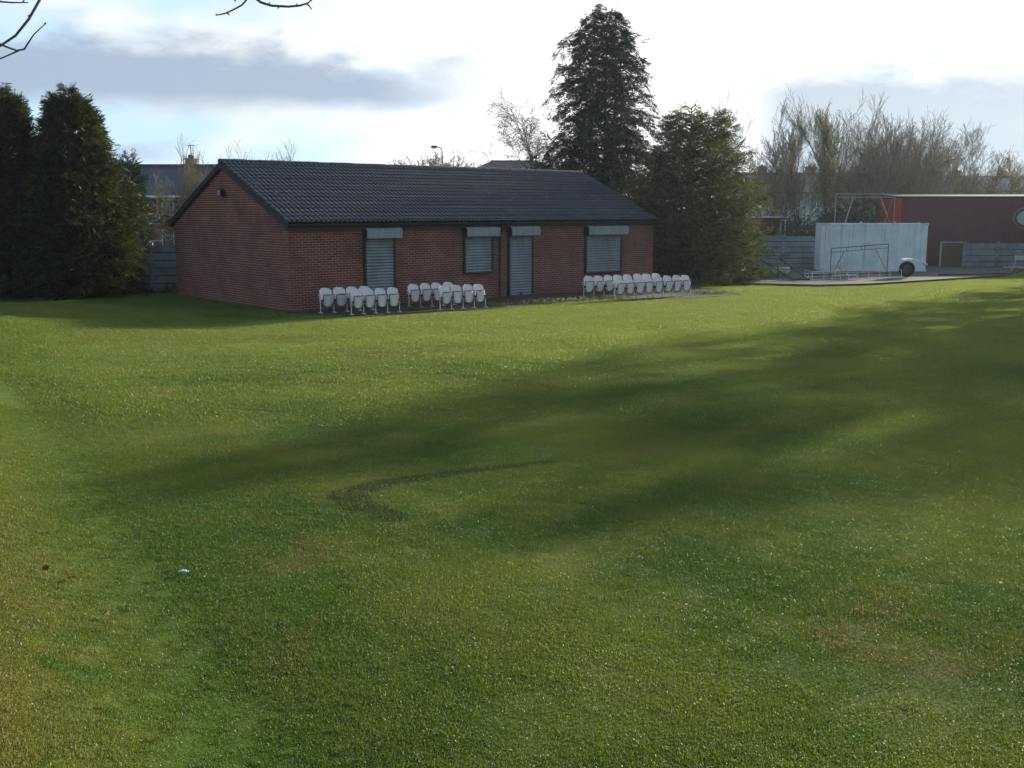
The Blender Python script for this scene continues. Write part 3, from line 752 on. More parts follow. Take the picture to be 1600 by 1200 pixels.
J_ = bt((ux(1565, 74), 74, 0), 'yellowish budding shrub over the red building near the oval sign', zt(262, 74), .85, 20, g='budding shrubs over the red building', name='bare_shrub', stems=4, kids=(8, 6, 5, 3), bud_n=5000, budsize=.09)
dup(J_, (ux(1530, 78), 78, 0), 1.0, 'low budding shrub left of the yellowish one over the red building', .86)
dup(J_, (ux(1500, 76), 76, 0), 2.4, 'low budding shrub next to the last tall bare tree', .80)
dup(J_, (ux(1603, 76), 76, 0), 4.0, 'budding shrub cut by the right edge of the picture', .92)
dup(J_, (ux(1435, 72), 72, 0), 5.0, 'brownish budding shrub low over the left part of the red building', .80)

# ------------------------------------------------------------------ concrete panel fences
def fence(pts, label, h=1.75, bay=1.85, name='concrete_fence'):
    x0, y0 = pts[0]; root = thing(name, label, 'fence', (x0, y0, 0), 0)
    rnd = random.Random(len(label)); pb = []
    for (xa, ya), (xb, yb) in zip(pts[:-1], pts[1:]):
        ln = math.dist((xa, ya), (xb, yb)); n = max(1, round(ln/bay)); ux_, uy_ = (xb-xa)/ln, (yb-ya)/ln; st = ln/n
        a = math.atan2(uy_, ux_)
        for i in range(n):
            M = Matrix.Translation((xa-x0+ux_*st*i, ya-y0+uy_*st*i, 0)) @ Matrix.Rotation(a, 4, 'Z')
            post = MB(); post.box((-.06, -.07, -.1), (.06, .07, h+.06), M); post.build('post', fence_c, root)
            p = MB(); rows = int(round(h/.3)); hh = h/rows
            for k in range(rows):
                off = rnd.uniform(-.006, .006)
                p.box((.062, -.028+off, k*hh+.004), (st-.062, .022+off, (k+1)*hh-.032), M)
            po = p.build('panel', fence_c, root)
            q_ = MB(); q_.box((.064, -.018, .002), (st-.064, .008, h-.03), M); q_.build('joint', mat('joint_shade', (.035, .04, .035), .95), po)  # dark backing: shade in the seams between panels, put in as colour
    M = Matrix.Translation((pts[-1][0]-x0, pts[-1][1]-y0, 0)) @ Matrix.Rotation(a, 4, 'Z')
    post = MB(); post.box((-.06, -.07, -.1), (.06, .07, h+.06), M); post.build('post', fence_c, root)
    return root
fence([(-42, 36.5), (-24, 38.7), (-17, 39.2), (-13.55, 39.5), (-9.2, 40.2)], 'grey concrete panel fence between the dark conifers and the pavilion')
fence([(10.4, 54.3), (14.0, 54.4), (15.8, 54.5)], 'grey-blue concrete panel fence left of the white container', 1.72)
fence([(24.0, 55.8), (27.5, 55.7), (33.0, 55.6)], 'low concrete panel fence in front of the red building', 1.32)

# ------------------------------------------------------------------ container
def cont_b(t, p, o):
    tc = t.new('ShaderNodeTexCoord').outputs['Object']
    v = t.new('ShaderNodeMapping', i_0=tc); v.inputs['Scale'].default_value = (4.5, 4.5, .10)
    st = t.noise(v.outputs[0], 2.0, 6, .7); n = t.noise(tc, 1.4, 5, .65)
    sp = t.new('ShaderNodeSeparateXYZ', i_0=tc)
    c = t.mix(t.sstep(n, .4, .65), (.72, .77, .80), (.60, .65, .68))
    c = t.mix(t.m('MULTIPLY', t.sstep(st, .56, .68), .75), c, (.22, .17, .125))
    c = t.mix(t.m('MULTIPLY', t.sstep(t.m('ADD', sp.outputs[2], t.m('MULTIPLY', n, .3)), 2.40, 2.52), .8), c, (.16, .10, .075))
    k = t.noise(tc, 7, 5, .7); c = t.mix(t.sstep(k, .66, .72), c, (.20, .12, .08))
    t.put(p.inputs['Base Color'], c)
contm = mat('white_rusty_steel', (.5, .5, .5), .55, build=cont_b)
ca = R(-6)
ct = thing('shipping_container', 'white corrugated shipping container streaked with rust on the concrete base', 'container', (15.05, 51.2, .09), ca)
CL, CW, CHt = 4.95, 1.60, 2.30
def corr(x0, x1, y, z0, z1, per=.28, dep=.036, flip=1, axis_='x', other=0):
    b = MB(); x = x0; pts = []
    while x < x1-1e-6:
        for dx, yy in ((0, 0), (.10, 0), (.14, dep), (.24, dep)):
            if x+dx <= x1: pts.append((x+dx, y+yy*flip))
        x += per
    pts.append((x1, y))
    for p, q in zip(pts[:-1], pts[1:]):
        if axis_ == 'x': b.quad([(p[0], p[1], z0), (q[0], q[1], z0), (q[0], q[1], z1), (p[0], p[1], z1)])
        else: b.quad([(p[1], p[0], z0), (q[1], q[0], z0), (q[1], q[0], z1), (p[1], p[0], z1)])
    return b
corr(.08, CL-.08, .01, .14, CHt-.07).build('side_panel', contm, ct); corr(.08, CL-.08, CW-.01, .14, CHt-.07, flip=-1).build('side_panel', contm, ct)
corr(.08, CW-.08, .01, .14, CHt-.07, axis_='y').build('end_panel', contm, ct); corr(.08, CW-.08, CL-.01, .14, CHt-.07, flip=-1, axis_='y').build('end_panel', contm, ct)
b = MB()
for z0, z1 in ((0, .14), (CHt-.07, CHt)):
    b.box((.08, -.012, z0+.002), (CL-.08, .06, z1-.002)); b.box((.08, CW-.06, z0+.002), (CL-.08, CW+.012, z1-.002))
    b.box((-.012, .08, z0+.002), (.06, CW-.08, z1-.002)); b.box((CL-.06, .08, z0+.002), (CL+.012, CW-.08, z1-.002))
b.build('rail', contm, ct)
for x in (0, CL-.08):
    for y in (0, CW-.08): b = MB(); b.box((x-.014, y-.014, .10), (x+.094, y+.094, CHt-.10)); b.build('corner_post', contm, ct)
for x in (-.03, CL-.11):
    for y in (-.03, CW-.13):
        for z in (0, CHt-.10): b = MB(); b.box((x, y, z), (x+.16, y+.16, z+.115)); b.build('corner_casting', rustw, ct)
b = MB(); b.box((.02, .02, CHt-.05), (CL-.02, CW-.02, CHt-.015)); b.build('roof', contm, ct)
for x in (1.8, 3.4):                                   # lifting eyes on the top rail
    b = MB(); b.box((x, -.02, CHt), (x+.05, .04, CHt+.10)); b.build('lifting_lug', rustw, ct)
# tubular helper: Y fixed plane objects
def frame_obj(name, label, cat, loc, rz, tubes, m, r=.024, parts=None):
    root = thing(name, label, cat, loc, rz)
    for nm, segs, rr in tubes:
        b = MB()
        for sgm in segs: b.tube(sgm, rr or r, 8)
        b.build(nm, m, root)
    return root
# tall tubular frame standing behind the container
y = 54.6; x0 = ux(1305, y); wv = ux(1397, y)-x0; zt1 = zt(303.5, y); zt2 = zt(308.5, y)
frame_obj('tubular_frame', 'tall pale tubular frame sticking up behind the white container', 'frame', (x0, y, 0), 0, [
    ('post', [[(0, 0, 0), (0, 0, zt1)]], .024), ('post', [[(wv, 0, 0), (wv, 0, zt1)]], .02),
    ('cross_bar', [[(-.05, 0, zt1), (wv+.05, 0, zt1)]], .022), ('cross_bar', [[(.1, -.06, zt2), (wv-.05, -.06, zt2)]], .02),
    ('brace', [[(.85, -.1, zt2), (-.35, -.9, .1)]], .03), ('brace', [[(wv-.75, -.05, zt2), (wv-.05, -.1, 1.9)]], .013), ('brace', [[(wv-.1, -.05, zt2), (wv-.65, -.1, 1.9)]], .013)], mat('dull_grey_tube', (.26, .27, .26), .6))
# upright goal frame in front of the container
y = 46.6; x0 = ux(1302, y); x1 = ux(1393, y); h0, h1 = zt(387.5, y)-.1, zt(380.5, y)-.1; wv = x1-x0
def lz(x): return h0+(h1-h0)*x/wv
tb = [('post', [[(0, 0, 0), (0, 0, h0)]], .020), ('post', [[(wv, 0, 0), (wv, 0, h1)]], .020),
      ('cross_bar', [[(0, 0, h0), (wv, 0, h1)]], .020), ('cross_bar', [[(.0, 0, lz(0)-.17), (wv, 0, lz(wv)-.17)]], .012),
      ('spacer', [[(x, 0, lz(x)-.17), (x, 0, lz(x))] for x in (.68, 1.35, 1.5)], .011),
      ('brace', [[(.58, 0, lz(.5)-.18), (.08, 0, .12)]], .015), ('brace', [[(wv-.55, 0, lz(wv)-.25), (wv-.02, 0, .25)]], .015), ('brace', [[(.3, 0, .5), (.62, -.4, .03)]], .013)]
frame_obj('goal_frame', 'thin dark practice goal frame standing in front of the white container', 'frame', (x0, y, .09), .05, tb, darkst)
# long low truss trolley with tyre and mudguard
def truss(root, P, Q, zb, zh, n, m, r=.016):
    P, Q = Vector(P), Vector(Q)
    b = MB(); b.tube([P+Vector((0, 0, zb)), Q+Vector((0, 0, zb))], r, 8); b.build('lower_rail', m, root)
    b = MB(); b.tube([P+Vector((0, 0, zb+zh)), Q+Vector((0, 0, zb+zh))], r, 8); b.build('upper_rail', m, root)
    for i in range(n+1):
        q = P.lerp(Q, i/n); b = MB(); b.tube([q+Vector((0, 0, zb)), q+Vector((0, 0, zb+zh))], r*.8, 6); b.build('rung', m, root)
y = 44.1; tx0 = ux(1274, y)
tr = thing('sight_screen_trolley', 'low white ladder-like trolley base with one tyre and shiny mudguard', 'trolley', (tx0, y, .09), 0)
truss(tr, (0, 0, 0), (4.45, 1.9, 0), .04, .32, 8, rustw)
truss(tr, (0, .05, 0), (.1, 1.5, 0), .04, .32, 2, rustw)
truss(tr, (.1, 1.55, 0), (4.3, 3.0, 0), .06, .14, 4, rustw)
truss(tr, (.75, -.30, 0), (1.9, .15, 0), .02, .22, 3, rustw, .018)
b = MB(); wx, wy = 4.75, 2.1; n = 28
for i in range(n):
    a0, a1 = 2*math.pi*i/n, 2*math.pi*(i+1)/n
    prof = [(.20, -.09), (.30, -.105), (.34, -.07), (.345, 0), (.34, .07), (.30, .105), (.20, .09)]
    for (ra, ya), (rb, yb) in zip(prof[:-1], prof[1:]):
        b.quad([(wx+ra*math.cos(a0), wy+ya, .36+ra*math.sin(a0)), (wx+ra*math.cos(a1), wy+ya, .36+ra*math.sin(a1)), (wx+rb*math.cos(a1), wy+yb, .36+rb*math.sin(a1)), (wx+rb*math.cos(a0), wy+yb, .36+rb*math.sin(a0))])
ty = b.build('tyre', rubber, tr, True)
b = MB(); b.tube([(wx, wy-.07, .36), (wx, wy+.07, .36)], [.19, .19], 24); b.tube([(wx, wy-.10, .36), (wx, wy-.07, .36)], [.06, .09], 12); b.build('rim', mat('dirty_rim', (.06, .055, .05), .6), ty)
b = MB(); mp = [(-.22, .78), (.0, .83), (.25, .82), (.55, .74), (.80, .62), (.84, .54)]
for (xa, za), (xb, zb_) in zip(mp[:-1], mp[1:]):
    b.quad([(wx+xa, wy-.20, za), (wx+xb, wy-.20, zb_), (wx+xb, wy+.34, zb_), (wx+xa, wy+.34, za)])
    b.quad([(wx+xa, wy-.20, za-.05), (wx+xb, wy-.20, zb_-.05), (wx+xb, wy-.20, zb_), (wx+xa, wy-.20, za)])
b.build('mudguard', mat('bright_tin', (.85, .86, .86), .38, .35), tr, True)
# folded dark A-frame on the left of the slab
tb = [('brace', [[(0, 0, 1.0), (1.35, -1.7, .04)]], .03), ('brace', [[(.80, .05, 1.12), (1.95, -1.55, .04)]], .03), ('cross_bar', [[(-.05, .03, 1.06), (1.55, .1, 1.06)]], .022),
      ('post', [[(.03, 0, 0), (.03, 0, 1.04)]], .022), ('post', [[(1.0, .05, 0), (1.0, .05, .95)]], .026), ('lower_rail', [[(.55, -1.75, .05), (2.3, -1.5, .05)]], .028),
      ('tie_bar', [[(.2, .2, .85), (1.3, -.1, .42), (2.6, .1, .55)]], .012)]
frame_obj('folded_frame', 'dark collapsed metal frame with sloping bars beside the yellow-green conifer', 'frame', (ux(1184, 45.5), 45.6, .03), 0, tb, darkst)
rl = thing('lawn_roller', 'pale pipe-like roller lying low behind the dark sloping frame', 'roller', (ux(1192, 46.3), 46.6, .32), .04)
b = MB(); b.tube([(0, 0, 0), (1.35, 0, 0)], .20, 24); b.build('drum', mat('pale_drum', (.42, .42, .38), .7, build=grime((.42, .42, .37), (.2, .19, .16), 3, .8)), rl, True)
b = MB(); b.tube([(-.08, 0, 0), (-.08, -.3, .5), (.2, -.9, .75)], .02, 6); b.tube([(-.1, 0, 0), (1.45, 0, 0)], .03, 8); b.build('handle', darkst, rl)
tv = thing('old_tyre', 'black tyre lying on the grass at the foot of the yellow-green conifer', 'tyre', (ux(1186, 44.2), 44.4, .30), .5)
b = MB(); n = 26
for i in range(n):
    a0, a1 = 2*math.pi*i/n, 2*math.pi*(i+1)/n
    pr = [(.17, .07), (.17, -.07), (.24, -.11), (.31, -.10), (.33, 0), (.31, .10), (.24, .11), (.17, .07)]
    for (ra, ya), (rb, yb) in zip(pr[:-1], pr[1:]):
        b.quad([(ra*math.cos(a0), ya, ra*math.sin(a0)), (ra*math.cos(a1), ya, ra*math.sin(a1)), (rb*math.cos(a1), yb, rb*math.sin(a1)), (rb*math.cos(a0), yb, rb*math.sin(a0))])
b.build('tread', rubber, tv, True)
b = MB(); b.tube([(0, -.05, 0), (0, .05, 0)], [.16, .16], 20); b.build('hub', darkst, tv)
# planks lying on the slab
for i, (x, y_, ln, a, lab) in enumerate(((12.0, 44.6, 2.4, .1, 'weathered grey plank on the concrete near the dark folded frame'), (19.4, 47.6, 3.6, .28, 'weathered grey plank on the concrete right of the tyre trolley'), (13.2, 47.6, 1.9, -.1, 'short rust-brown plank on the concrete left of the container'))):
    b = MB(); b.box((0, -.11, 0), (ln, .11, .05)); b.box((.25, -.13, .05), (.33, .13, .075)); b.box((ln-.4, -.13, .05), (ln-.32, .13, .075))
    o = b.build('plank', conc if i < 2 else mat('rust_plank', (.13, .07, .05), .9), None); o.location = (x, y_, .095); o.rotation_euler = (0, 0, a)
    tag(o, lab, 'plank', 'planks on the concrete base')

# rusty cabins behind the fence
cabred = mat('faded_red_paint', (.13, .03, .025), .6, build=grime((.16, .025, .022), (.07, .03, .025), 3, .8))
cabdk = mat('cabin_brown', (.07, .045, .04), .8, build=grime((.075, .045, .040), (.035, .03, .028), 3, .8))
def cabin(u0, u1, ytop, Y, label, openf):
    x0, x1 = ux(u0, Y), ux(u1, Y); h = zt(ytop, Y); root = thing('site_cabin', label, 'cabin', (x0, Y, 0), 0, 'rusty cabins behind the fence'); W = x1-x0
    for q in (0, W-.05): b = MB(); b.box((q, 0, 0), (q+.05, 1.8, h-.05)); b.build('side_wall', cabred, root)
    b = MB(); b.box((.052, .05, 0), (W-.052, .09, h-.06)); b.build('front_wall', cabdk, root)
    b = MB(); b.box((.052, 1.72, 0), (W-.052, 1.78, h-.06)); b.build('rear_wall', cabdk, root)
    b = MB(); b.box((-.06, -.08, h-.05), (W+.06, 1.88, h)); b.build('roof', rustw, root)
    b = MB()
    xa, xb, za = (W*.3, W*.8, 1.0) if openf else (W*.25, W*.7, 1.3)
    b.box((xa, -.01, za), (xa+.05, .048, h-.15)); b.box((xb, -.01, za), (xb+.05, .048, h-.15)); b.box((xa+.05, -.01, h-.2), (xb, .048, h-.152)); b.build('window_frame', rustw if openf else cabred, root)
cabin(1184, 1214, 338.5, 56.2, 'left one of two small rusty red cabins over the concrete fence', False)
cabin(1216, 1230, 338.5, 56.6, 'narrower right one of two rusty cabins, pale rusty door frame', True)

# ------------------------------------------------------------------ red building
def redm(name, c1, c2):
    return mat(name, c1, .65, build=grime(c1, c2, .8, .7, (1, 1, .6)))
RY = 57.2; rx0 = ux(1408, RY); rh = zt(307, RY)
rb = thing('red_building', 'long flat-topped dark red steel building on the right behind the container', 'building', (rx0, RY, 0), 0)
o = corr(0, 16, 0, -.05, rh-.12, .30, .008).build('front_wall', redm('dark_red_cladding', (.125, .030, .046), (.085, .026, .042)), rb)
o = corr(0, 3.6, 0, -.05, rh-.10, .30, .012, axis_='y').build('end_wall', redm('lit_red_cladding', (.50, .026, .020), (.36, .02, .02)), rb); o['label'] = 'end wall, its lit look put in as a brighter red'  # light on this face is painted in as brighter cladding
b = MB(); b.box((-.06, -.08, rh-.12), (16, 0.03, rh)); b.box((-.06, .031, rh-.10), (.03, 3.6, rh+.0)); b.build('roof_trim', mat('grey_green_trim', (.03, .042, .04), .95, spec=.03), rb)
b = MB(); b.quad([(0, 0.03, rh-.03), (16, .03, rh-.03), (16, 3.6, rh+.15), (0, 3.6, rh+.15)]); b.build('roof', mat('grey_sheet_roof', (.2, .21, .22), .5), rb)
b = MB(); b.quad([(16, 0, -.05), (16, 3.6, -.05), (16, 3.6, rh), (16, 0, rh)]); b.quad([(0, 3.6, -.05), (16, 3.6, -.05), (16, 3.6, rh+.1), (0, 3.6, rh+.1)]); b.build('rear_wall', MATS['dark_red_cladding'], rb)
# oval sign on its wall
sx, sz = ux(1612, RY), zt(340.5, RY)
sg = thing('oval_sign', 'pale oval sign with green rim on the dark red wall at the right edge', 'sign', (sx, RY-.06, sz))
def ell(a, c, y0, y1, n=48):
    b = MB(); P = [(a*math.cos(2*math.pi*i/n), c*math.sin(2*math.pi*i/n)) for i in range(n)]
    b.quad([(p[0], y0, p[1]) for p in P]); b.quad([(p[0], y1, p[1]) for p in P][::-1])
    for i in range(n):
        p, q = P[i], P[(i+1) % n]; b.quad([(p[0], y0, p[1]), (p[0], y1, p[1]), (q[0], y1, q[1]), (q[0], y0, q[1])])
    return b
ell(1.02, .64, -.02, .055).build('rim', mat('sign_green', (.16, .20, .14), .5), sg)
ell(.95, .575, -.035, -.0205).build('border', mat('sign_dark', (.035, .04, .035), .5), sg)
ell(.83, .46, -.05, -.0355).build('face', mat('sign_face', (.38, .41, .42), .5, build=grime((.40, .43, .44), (.28, .31, .31), 2, .6)), sg)
# plywood gate in the fence gap
gt = thing('wooden_gate', 'brown plywood gate with pale frame before the red wall, left of the low fence', 'gate', (ux(1473, 55.9), 55.9, 0))
gw_, gh = ux(1513, 55.9)-ux(1473, 55.9), 1.36
b = MB(); b.box((.05, -.02, .05), (gw_-.05, .02, gh-.04)); b.build('board', mat('plywood_brown', (.11, .075, .03), .8, build=grime((.12, .082, .032), (.07, .05, .028), 2, .8, (1, 1, 3))), gt)
b = MB(); b.box((0, -.04, 0), (.05, .04, gh)); b.box((gw_-.05, -.04, 0), (gw_, .04, gh)); b.box((.052, -.035, gh-.04), (gw_-.052, .035, gh)); b.build('gate_frame', rustw, gt)
# white bench end at the right edge
wb = thing('white_bench', 'white bench tip at the right edge of the picture', 'bench', (ux(1577, 52), 52, 0))
b = MB(); b.box((0, -.18, .20), (1.8, .18, .25)); b.build('seat', frame_w, wb)
for x in (.35, 1.5):
    b = MB(); b.tube([(x-.08, 0, 0), (x+.05, 0, .20)], .03, 8); b.build('leg', frame_w, wb)
b = MB(); b.tube([(.48, .1, .25), (.62, .14, .8)], .025, 8); b.tube([(1.5, .1, .25), (1.6, .14, .8)], .025, 8); b.box((.5, .12, .58), (1.75, .15, .8)); b.build('backrest', frame_w, wb)

# ------------------------------------------------------------------ far houses
slate = mat('far_slate', (.05, .055, .075), .7, build=grime((.045, .052, .075), (.065, .07, .09), 1.0, .6))
slate2 = mat('far_pale_slate', (.13, .15, .18), .7, build=grime((.13, .15, .185), (.10, .115, .14), .8, .6))
render_w = mat('pale_render', (.38, .42, .46), .9, build=grime((.36, .41, .46), (.27, .30, .33), .6, .6))
pane = mat('window_glass', (.10, .14, .17), .12, spec=.7)
upvc = mat('white_window_frame', (.6, .62, .63), .5)
def house(label, u0, u1, Y, v_ridge, v_eave, wallm, roofm, depth=8, hip=0, chims=(), wins=(), group=None, aerial=False, cs=1.0):
    x0, x1 = ux(u0, Y), ux(u1, Y); ze = zt(v_eave, Y); zr = zt(v_ridge, Y+depth/2); W = x1-x0
    root = thing('house', label, 'house', (x0, Y, 0), 0, group)
    b = MB()
    for P in (((0, 0), (W, 0)), ((W, depth), (0, depth)), ((0, depth), (0, 0)), ((W, 0), (W, depth))):
        ln = math.dist(*P); b.quad([(*P[0], -.1), (*P[1], -.1), (*P[1], ze), (*P[0], ze)], [(0, 0), (ln, 0), (ln, ze), (0, ze)])
    if not hip:
        for x in (0, W): b.quad([(x, 0, ze), (x, depth, ze), (x, depth/2, zr-.1)], [(0, ze), (depth, ze), (depth/2, zr)])
    b.build('wall', wallm, root)
    b = MB(); o_ = .4; h0 = hip
    A, B_1 = (h0, depth/2, zr), (W-h0, depth/2, zr)
    a, c, d, e = (-o_, -o_, ze-.12), (W+o_, -o_, ze-.12), (W+o_, depth+o_, ze-.12), (-o_, depth+o_, ze-.12)
    if not hip: A, B_1 = (-o_, depth/2, zr), (W+o_, depth/2, zr)
    b.quad([a, c, B_1, A]); b.quad([d, e, A, B_1])
    if hip: b.quad([e, a, A]); b.quad([c, d, B_1])
    b.quad([e, d, c, a]); b.box((A[0], depth/2-.14, zr-.03), (B_1[0], depth/2+.14, zr+.10))
    rf = b.build('roof', roofm, root)
    b = MB(); b.box((-o_, -o_-.1, ze-.26), (W+o_, -o_-.003, ze-.12)); b.build('gutter', upvc if roofm is slate else black, root)
    for cu in chims:
        cx = ux(cu, Y+depth/2)-x0; b = MB(); b.box((cx-.38*cs, depth/2-.55, zr-.5), (cx+.38*cs, depth/2+.55, zr+.60*cs)); b.box((cx-.46*cs, depth/2-.62, zr+.601*cs), (cx+.46*cs, depth/2+.62, zr+.76*cs))
        ch = b.build('chimney', mat('chimney_brick', (.085, .034, .03), .95, build=grime((.09, .035, .03), (.06, .035, .03), 3, .7)), root)
        b = MB()
        for py_ in (-.3, .3): b.tube([(cx, depth/2+py_, zr+.76*cs), (cx, depth/2+py_, zr+.76*cs+.22)], [.11, .09], 10)
        b.build('chimney_pot', MATS['chimney_brick'], ch)
    if aerial:
        cx = ux(chims[0], Y+depth/2)-x0; b = MB(); b.tube([(cx, depth/2, zr+.3), (cx, depth/2, zr+1.35)], .03, 6); b.tube([(cx-.25, depth/2, zr+1.3), (cx+.25, depth/2, zr+1.3)], .02, 5)
        for q in range(5): b.tube([(cx-.24+q*.12, depth/2-.2, zr+1.3), (cx-.24+q*.12, depth/2+.2, zr+1.3)], .012, 4)
        b.build('aerial', darkst, root)
    for (wu, vt, vb, ww) in wins:
        wx_ = ux(wu, Y)-x0; z1_, z0_ = zt(vt, Y), zt(vb, Y)
        b = MB(); f_ = .07
        b.box((wx_-ww/2, -.05, z0_), (wx_+ww/2, -.003, z0_+f_)); b.box((wx_-ww/2, -.05, z1_-f_), (wx_+ww/2, -.003, z1_))
        for xx in (wx_-ww/2, wx_-f_/2, wx_+ww/2-f_): b.box((xx, -.048, z0_+f_), (xx+f_, -.003, z1_-f_))
        fr = b.build('window', upvc, root)
        b = MB(); b.quad([(wx_-ww/2+.02, -.02, z0_+.02), (wx_+ww/2-.02, -.02, z0_+.02), (wx_+ww/2-.02, -.02, z1_-.02), (wx_-ww/2+.02, -.02, z1_-.02)]); b.build('pane', pane, fr)
    return root
house('brick house with dark slate roof and chimney behind the left fence', 150, 420, 66, 260.5, 303, house_brick, slate, 8, chims=(303,), cs=.62, aerial=True,
      wins=((186, 330, 350, 1.3), (231, 333, 350, 1.5), (272, 311, 337, 1.5), (232, 375, 398, 1.8), (270, 358, 392, 1.5), (340, 311, 337, 1.5)))
house('brick house with dark slate roof beyond the dark conifers, farther left than the chimney', -420, 110, 68, 258, 303, house_brick, slate, 8, chims=(-100,), cs=.62, wins=((-300, 311, 337, 1.5), (-180, 311, 337, 1.5), (-60, 311, 337, 1.5), (60, 311, 337, 1.5)))
house('distant hipped dark roof showing over the pavilion ridge, left of the birch', 728, 880, 112, 253.5, 271, render_w, slate, 9, hip=2.6, wins=((760, 280, 300, 1.6), (820, 280, 300, 1.6)))
house('distant pale terrace with grey roof and chimneys behind the bare trees', 1150, 1440, 118, 272, 299, render_w, slate2, 9, chims=(1188, 1262, 1290, 1370), wins=tuple((u, 306, 325, 1.5) for u in (1165, 1180, 1215, 1240, 1275, 1300, 1335, 1360, 1400)))
house('farther grey-roofed terrace over the red building on the right', 1440, 1660, 140, 277, 297, render_w, slate2, 9, chims=(1490, 1560), wins=tuple((u, 303, 320, 1.5) for u in (1460, 1500, 1540, 1580)))
# street lamp
y = 92; lp = thing('street_lamp', 'tall street lamp showing over the pavilion ridge beside small bare trees', 'street lamp', (ux(692, y), y, 0))
zt_ = zt(233, y); b = MB(); b.tube([(0, 0, 0), (0, 0, 1.4), (0, 0, 1.42), (0, 0, zt_-.4), (-.05, 0, zt_-.12), (-.2, 0, zt_+.02), (-.42, 0, zt_+.05)], [.11, .11, .08, .06, .05, .05, .045], 8); b.build('pole', mat('lamp_grey', (.10, .10, .10), .6), lp, True)
b = MB(); b.box((-.98, -.14, zt_-.0), (-.40, .14, zt_+.14)); b.box((-.9, -.1, zt_+.14), (-.5, .1, zt_+.18)); lh = b.build('lamp_head', MATS['lamp_grey'], lp)
b = MB(); b.box((-.92, -.11, zt_-.07), (-.52, .11, zt_-.001)); b.build('lens', pane, lh)

# ------------------------------------------------------------------ overhanging tree beside the photographer
def at(u, v, d):
    x = (u-800)/1630*d; yy = -(v-600)/1630*d; c, s = math.cos(PITCH), math.sin(PITCH)
    return (x, c*d+yy*s, 3-s*d+yy*c)
ot = thing('overhanging_tree', 'bare tree beside the camera, its twig tips hanging into the top left', 'tree', (-3.6, .3, hz(-3.6, .3)))
oz = Vector(ot.location); purple = mat('near_twig_bark', (.10, .075, .075), .6, build=grime((.11, .075, .075), (.05, .04, .04), 30, .7))
def loc(p): return tuple(Vector(p)-oz)
b = MB(); b.tube([(0, 0, -.1), (.05, 0, 1), (0, .1, 2.2), (.1, .2, 3.4), (.25, .3, 4.6)], [.17, .13, .11, .08, .05], 12); b.build('trunk', bark, ot, True)
b = MB()
def tw(pts, r): b.tube([loc(p) for p in pts], r, 7)
j1 = Vector((.1, .2, 3.4))+oz; j2 = Vector((.25, .3, 4.6))+oz
c1 = at(75, -90, 3.2); tw([j1, Vector(at(-300, -260, 2.3)), Vector(at(-60, -220, 3.0)), Vector(c1)], [.05, .03, .014, .0065])
tw([c1, at(62, 0, 3.2), at(45, 30, 3.2), at(24, 56, 3.2), at(0, 72, 3.2), at(-30, 92, 3.2)], [.0065, .0045, .0042, .0040, .0036, .003])
tw([at(0, 69, 3.2), at(12, 74, 3.2), at(26, 79, 3.2), at(38, 77, 3.2), at(45, 66, 3.2), at(53, 54, 3.2), at(70, 38, 3.2)], [.0035, .003, .003, .003, .0026, .0022, .0016])
tw([at(30, 79, 3.2), at(14, 86, 3.2), at(0, 92, 3.2), at(-20, 100, 3.2)], [.003, .0024, .0022, .002])
tw([at(-20, 1, 3.1), at(18, 4, 3.1), at(44, 4, 3.1)], [.003, .0024, .0016])
for u, v in ((44, 26), (38, 77), (70, 38), (24, 56), (36, 3)): b.tube([loc(at(u, v, 3.2)), loc(at(u+2.5, v-3, 3.2))], [.0035, .0012], 5)
c2 = at(385, -60, 3.4); tw([j2, Vector(at(-50, -500, 2.6)), Vector(at(230, -330, 3.2)), Vector(c2)], [.04, .026, .014, .006])
tw([c2, at(392, -8, 3.4), at(378, 8, 3.4), at(365, 15, 3.4), at(352, 21, 3.4), at(338, 24, 3.4)], [.006, .0035, .003, .0028, .0026, .0018])
tw([c2, at(396, -5, 3.4), at(408, 4, 3.4), at(424, 9, 3.4), at(450, 10.5, 3.4), at(468, 9, 3.4), at(481, 5, 3.4), at(486, 0, 3.4)], [.006, .0048, .0044, .004, .0038, .0034, .0028, .002])
tw([at(479, 6, 3.4), at(484, 10, 3.4), at(487, 15, 3.4)], [.0028, .0024, .0018])
for u, v, du, dv in ((338, 24, 0, -3), (355, 20, 4, 4), (368, 2, -3, -5), (420, 8, 2, -5), (436, 10, -2, 4), (462, 10, 3, -5), (486, 1, 3, -3)): b.tube([loc(at(u, v, 3.4)), loc(at(u+du, v+dv, 3.4))], [.0035, .0012], 5)
b.build('branch', purple, ot, True)

# ------------------------------------------------------------------ small things on the grass
def tuft(name, label, x, y, w_, n, h, m, seed, group=None):
    r = np.random.default_rng(seed); P = np.stack([r.normal(0, w_/2.4, n), r.normal(0, w_/6, n), np.zeros(n)], 1)
    d = norm(np.stack([r.normal(0, .6, n), r.normal(0, .6, n), np.ones(n)], 1)); s = h*r.uniform(.5, 1.2, n)
    V = spray_mesh(P, d, norm(r.normal(0, 1, (n, 3))), s, r, 6, .12); V[:, 2] = np.maximum(V[:, 2], 0)
    o = np_mesh(name, V, 3, m); o.location = (x, y, hz(x, y)); tag(o, label, 'weeds', group); return o
weed = leaf_mat('weed_leaf', (.06, .10, .02), (.11, .14, .03), (.16, .17, .05), .35)
tuft('weed_clump', 'ragged weed clump on the lawn left of the pavilion corner', -7.8, 29.4, 1.6, 260, .14, weed, 51)
GW = 'weeds along the dirt strip'
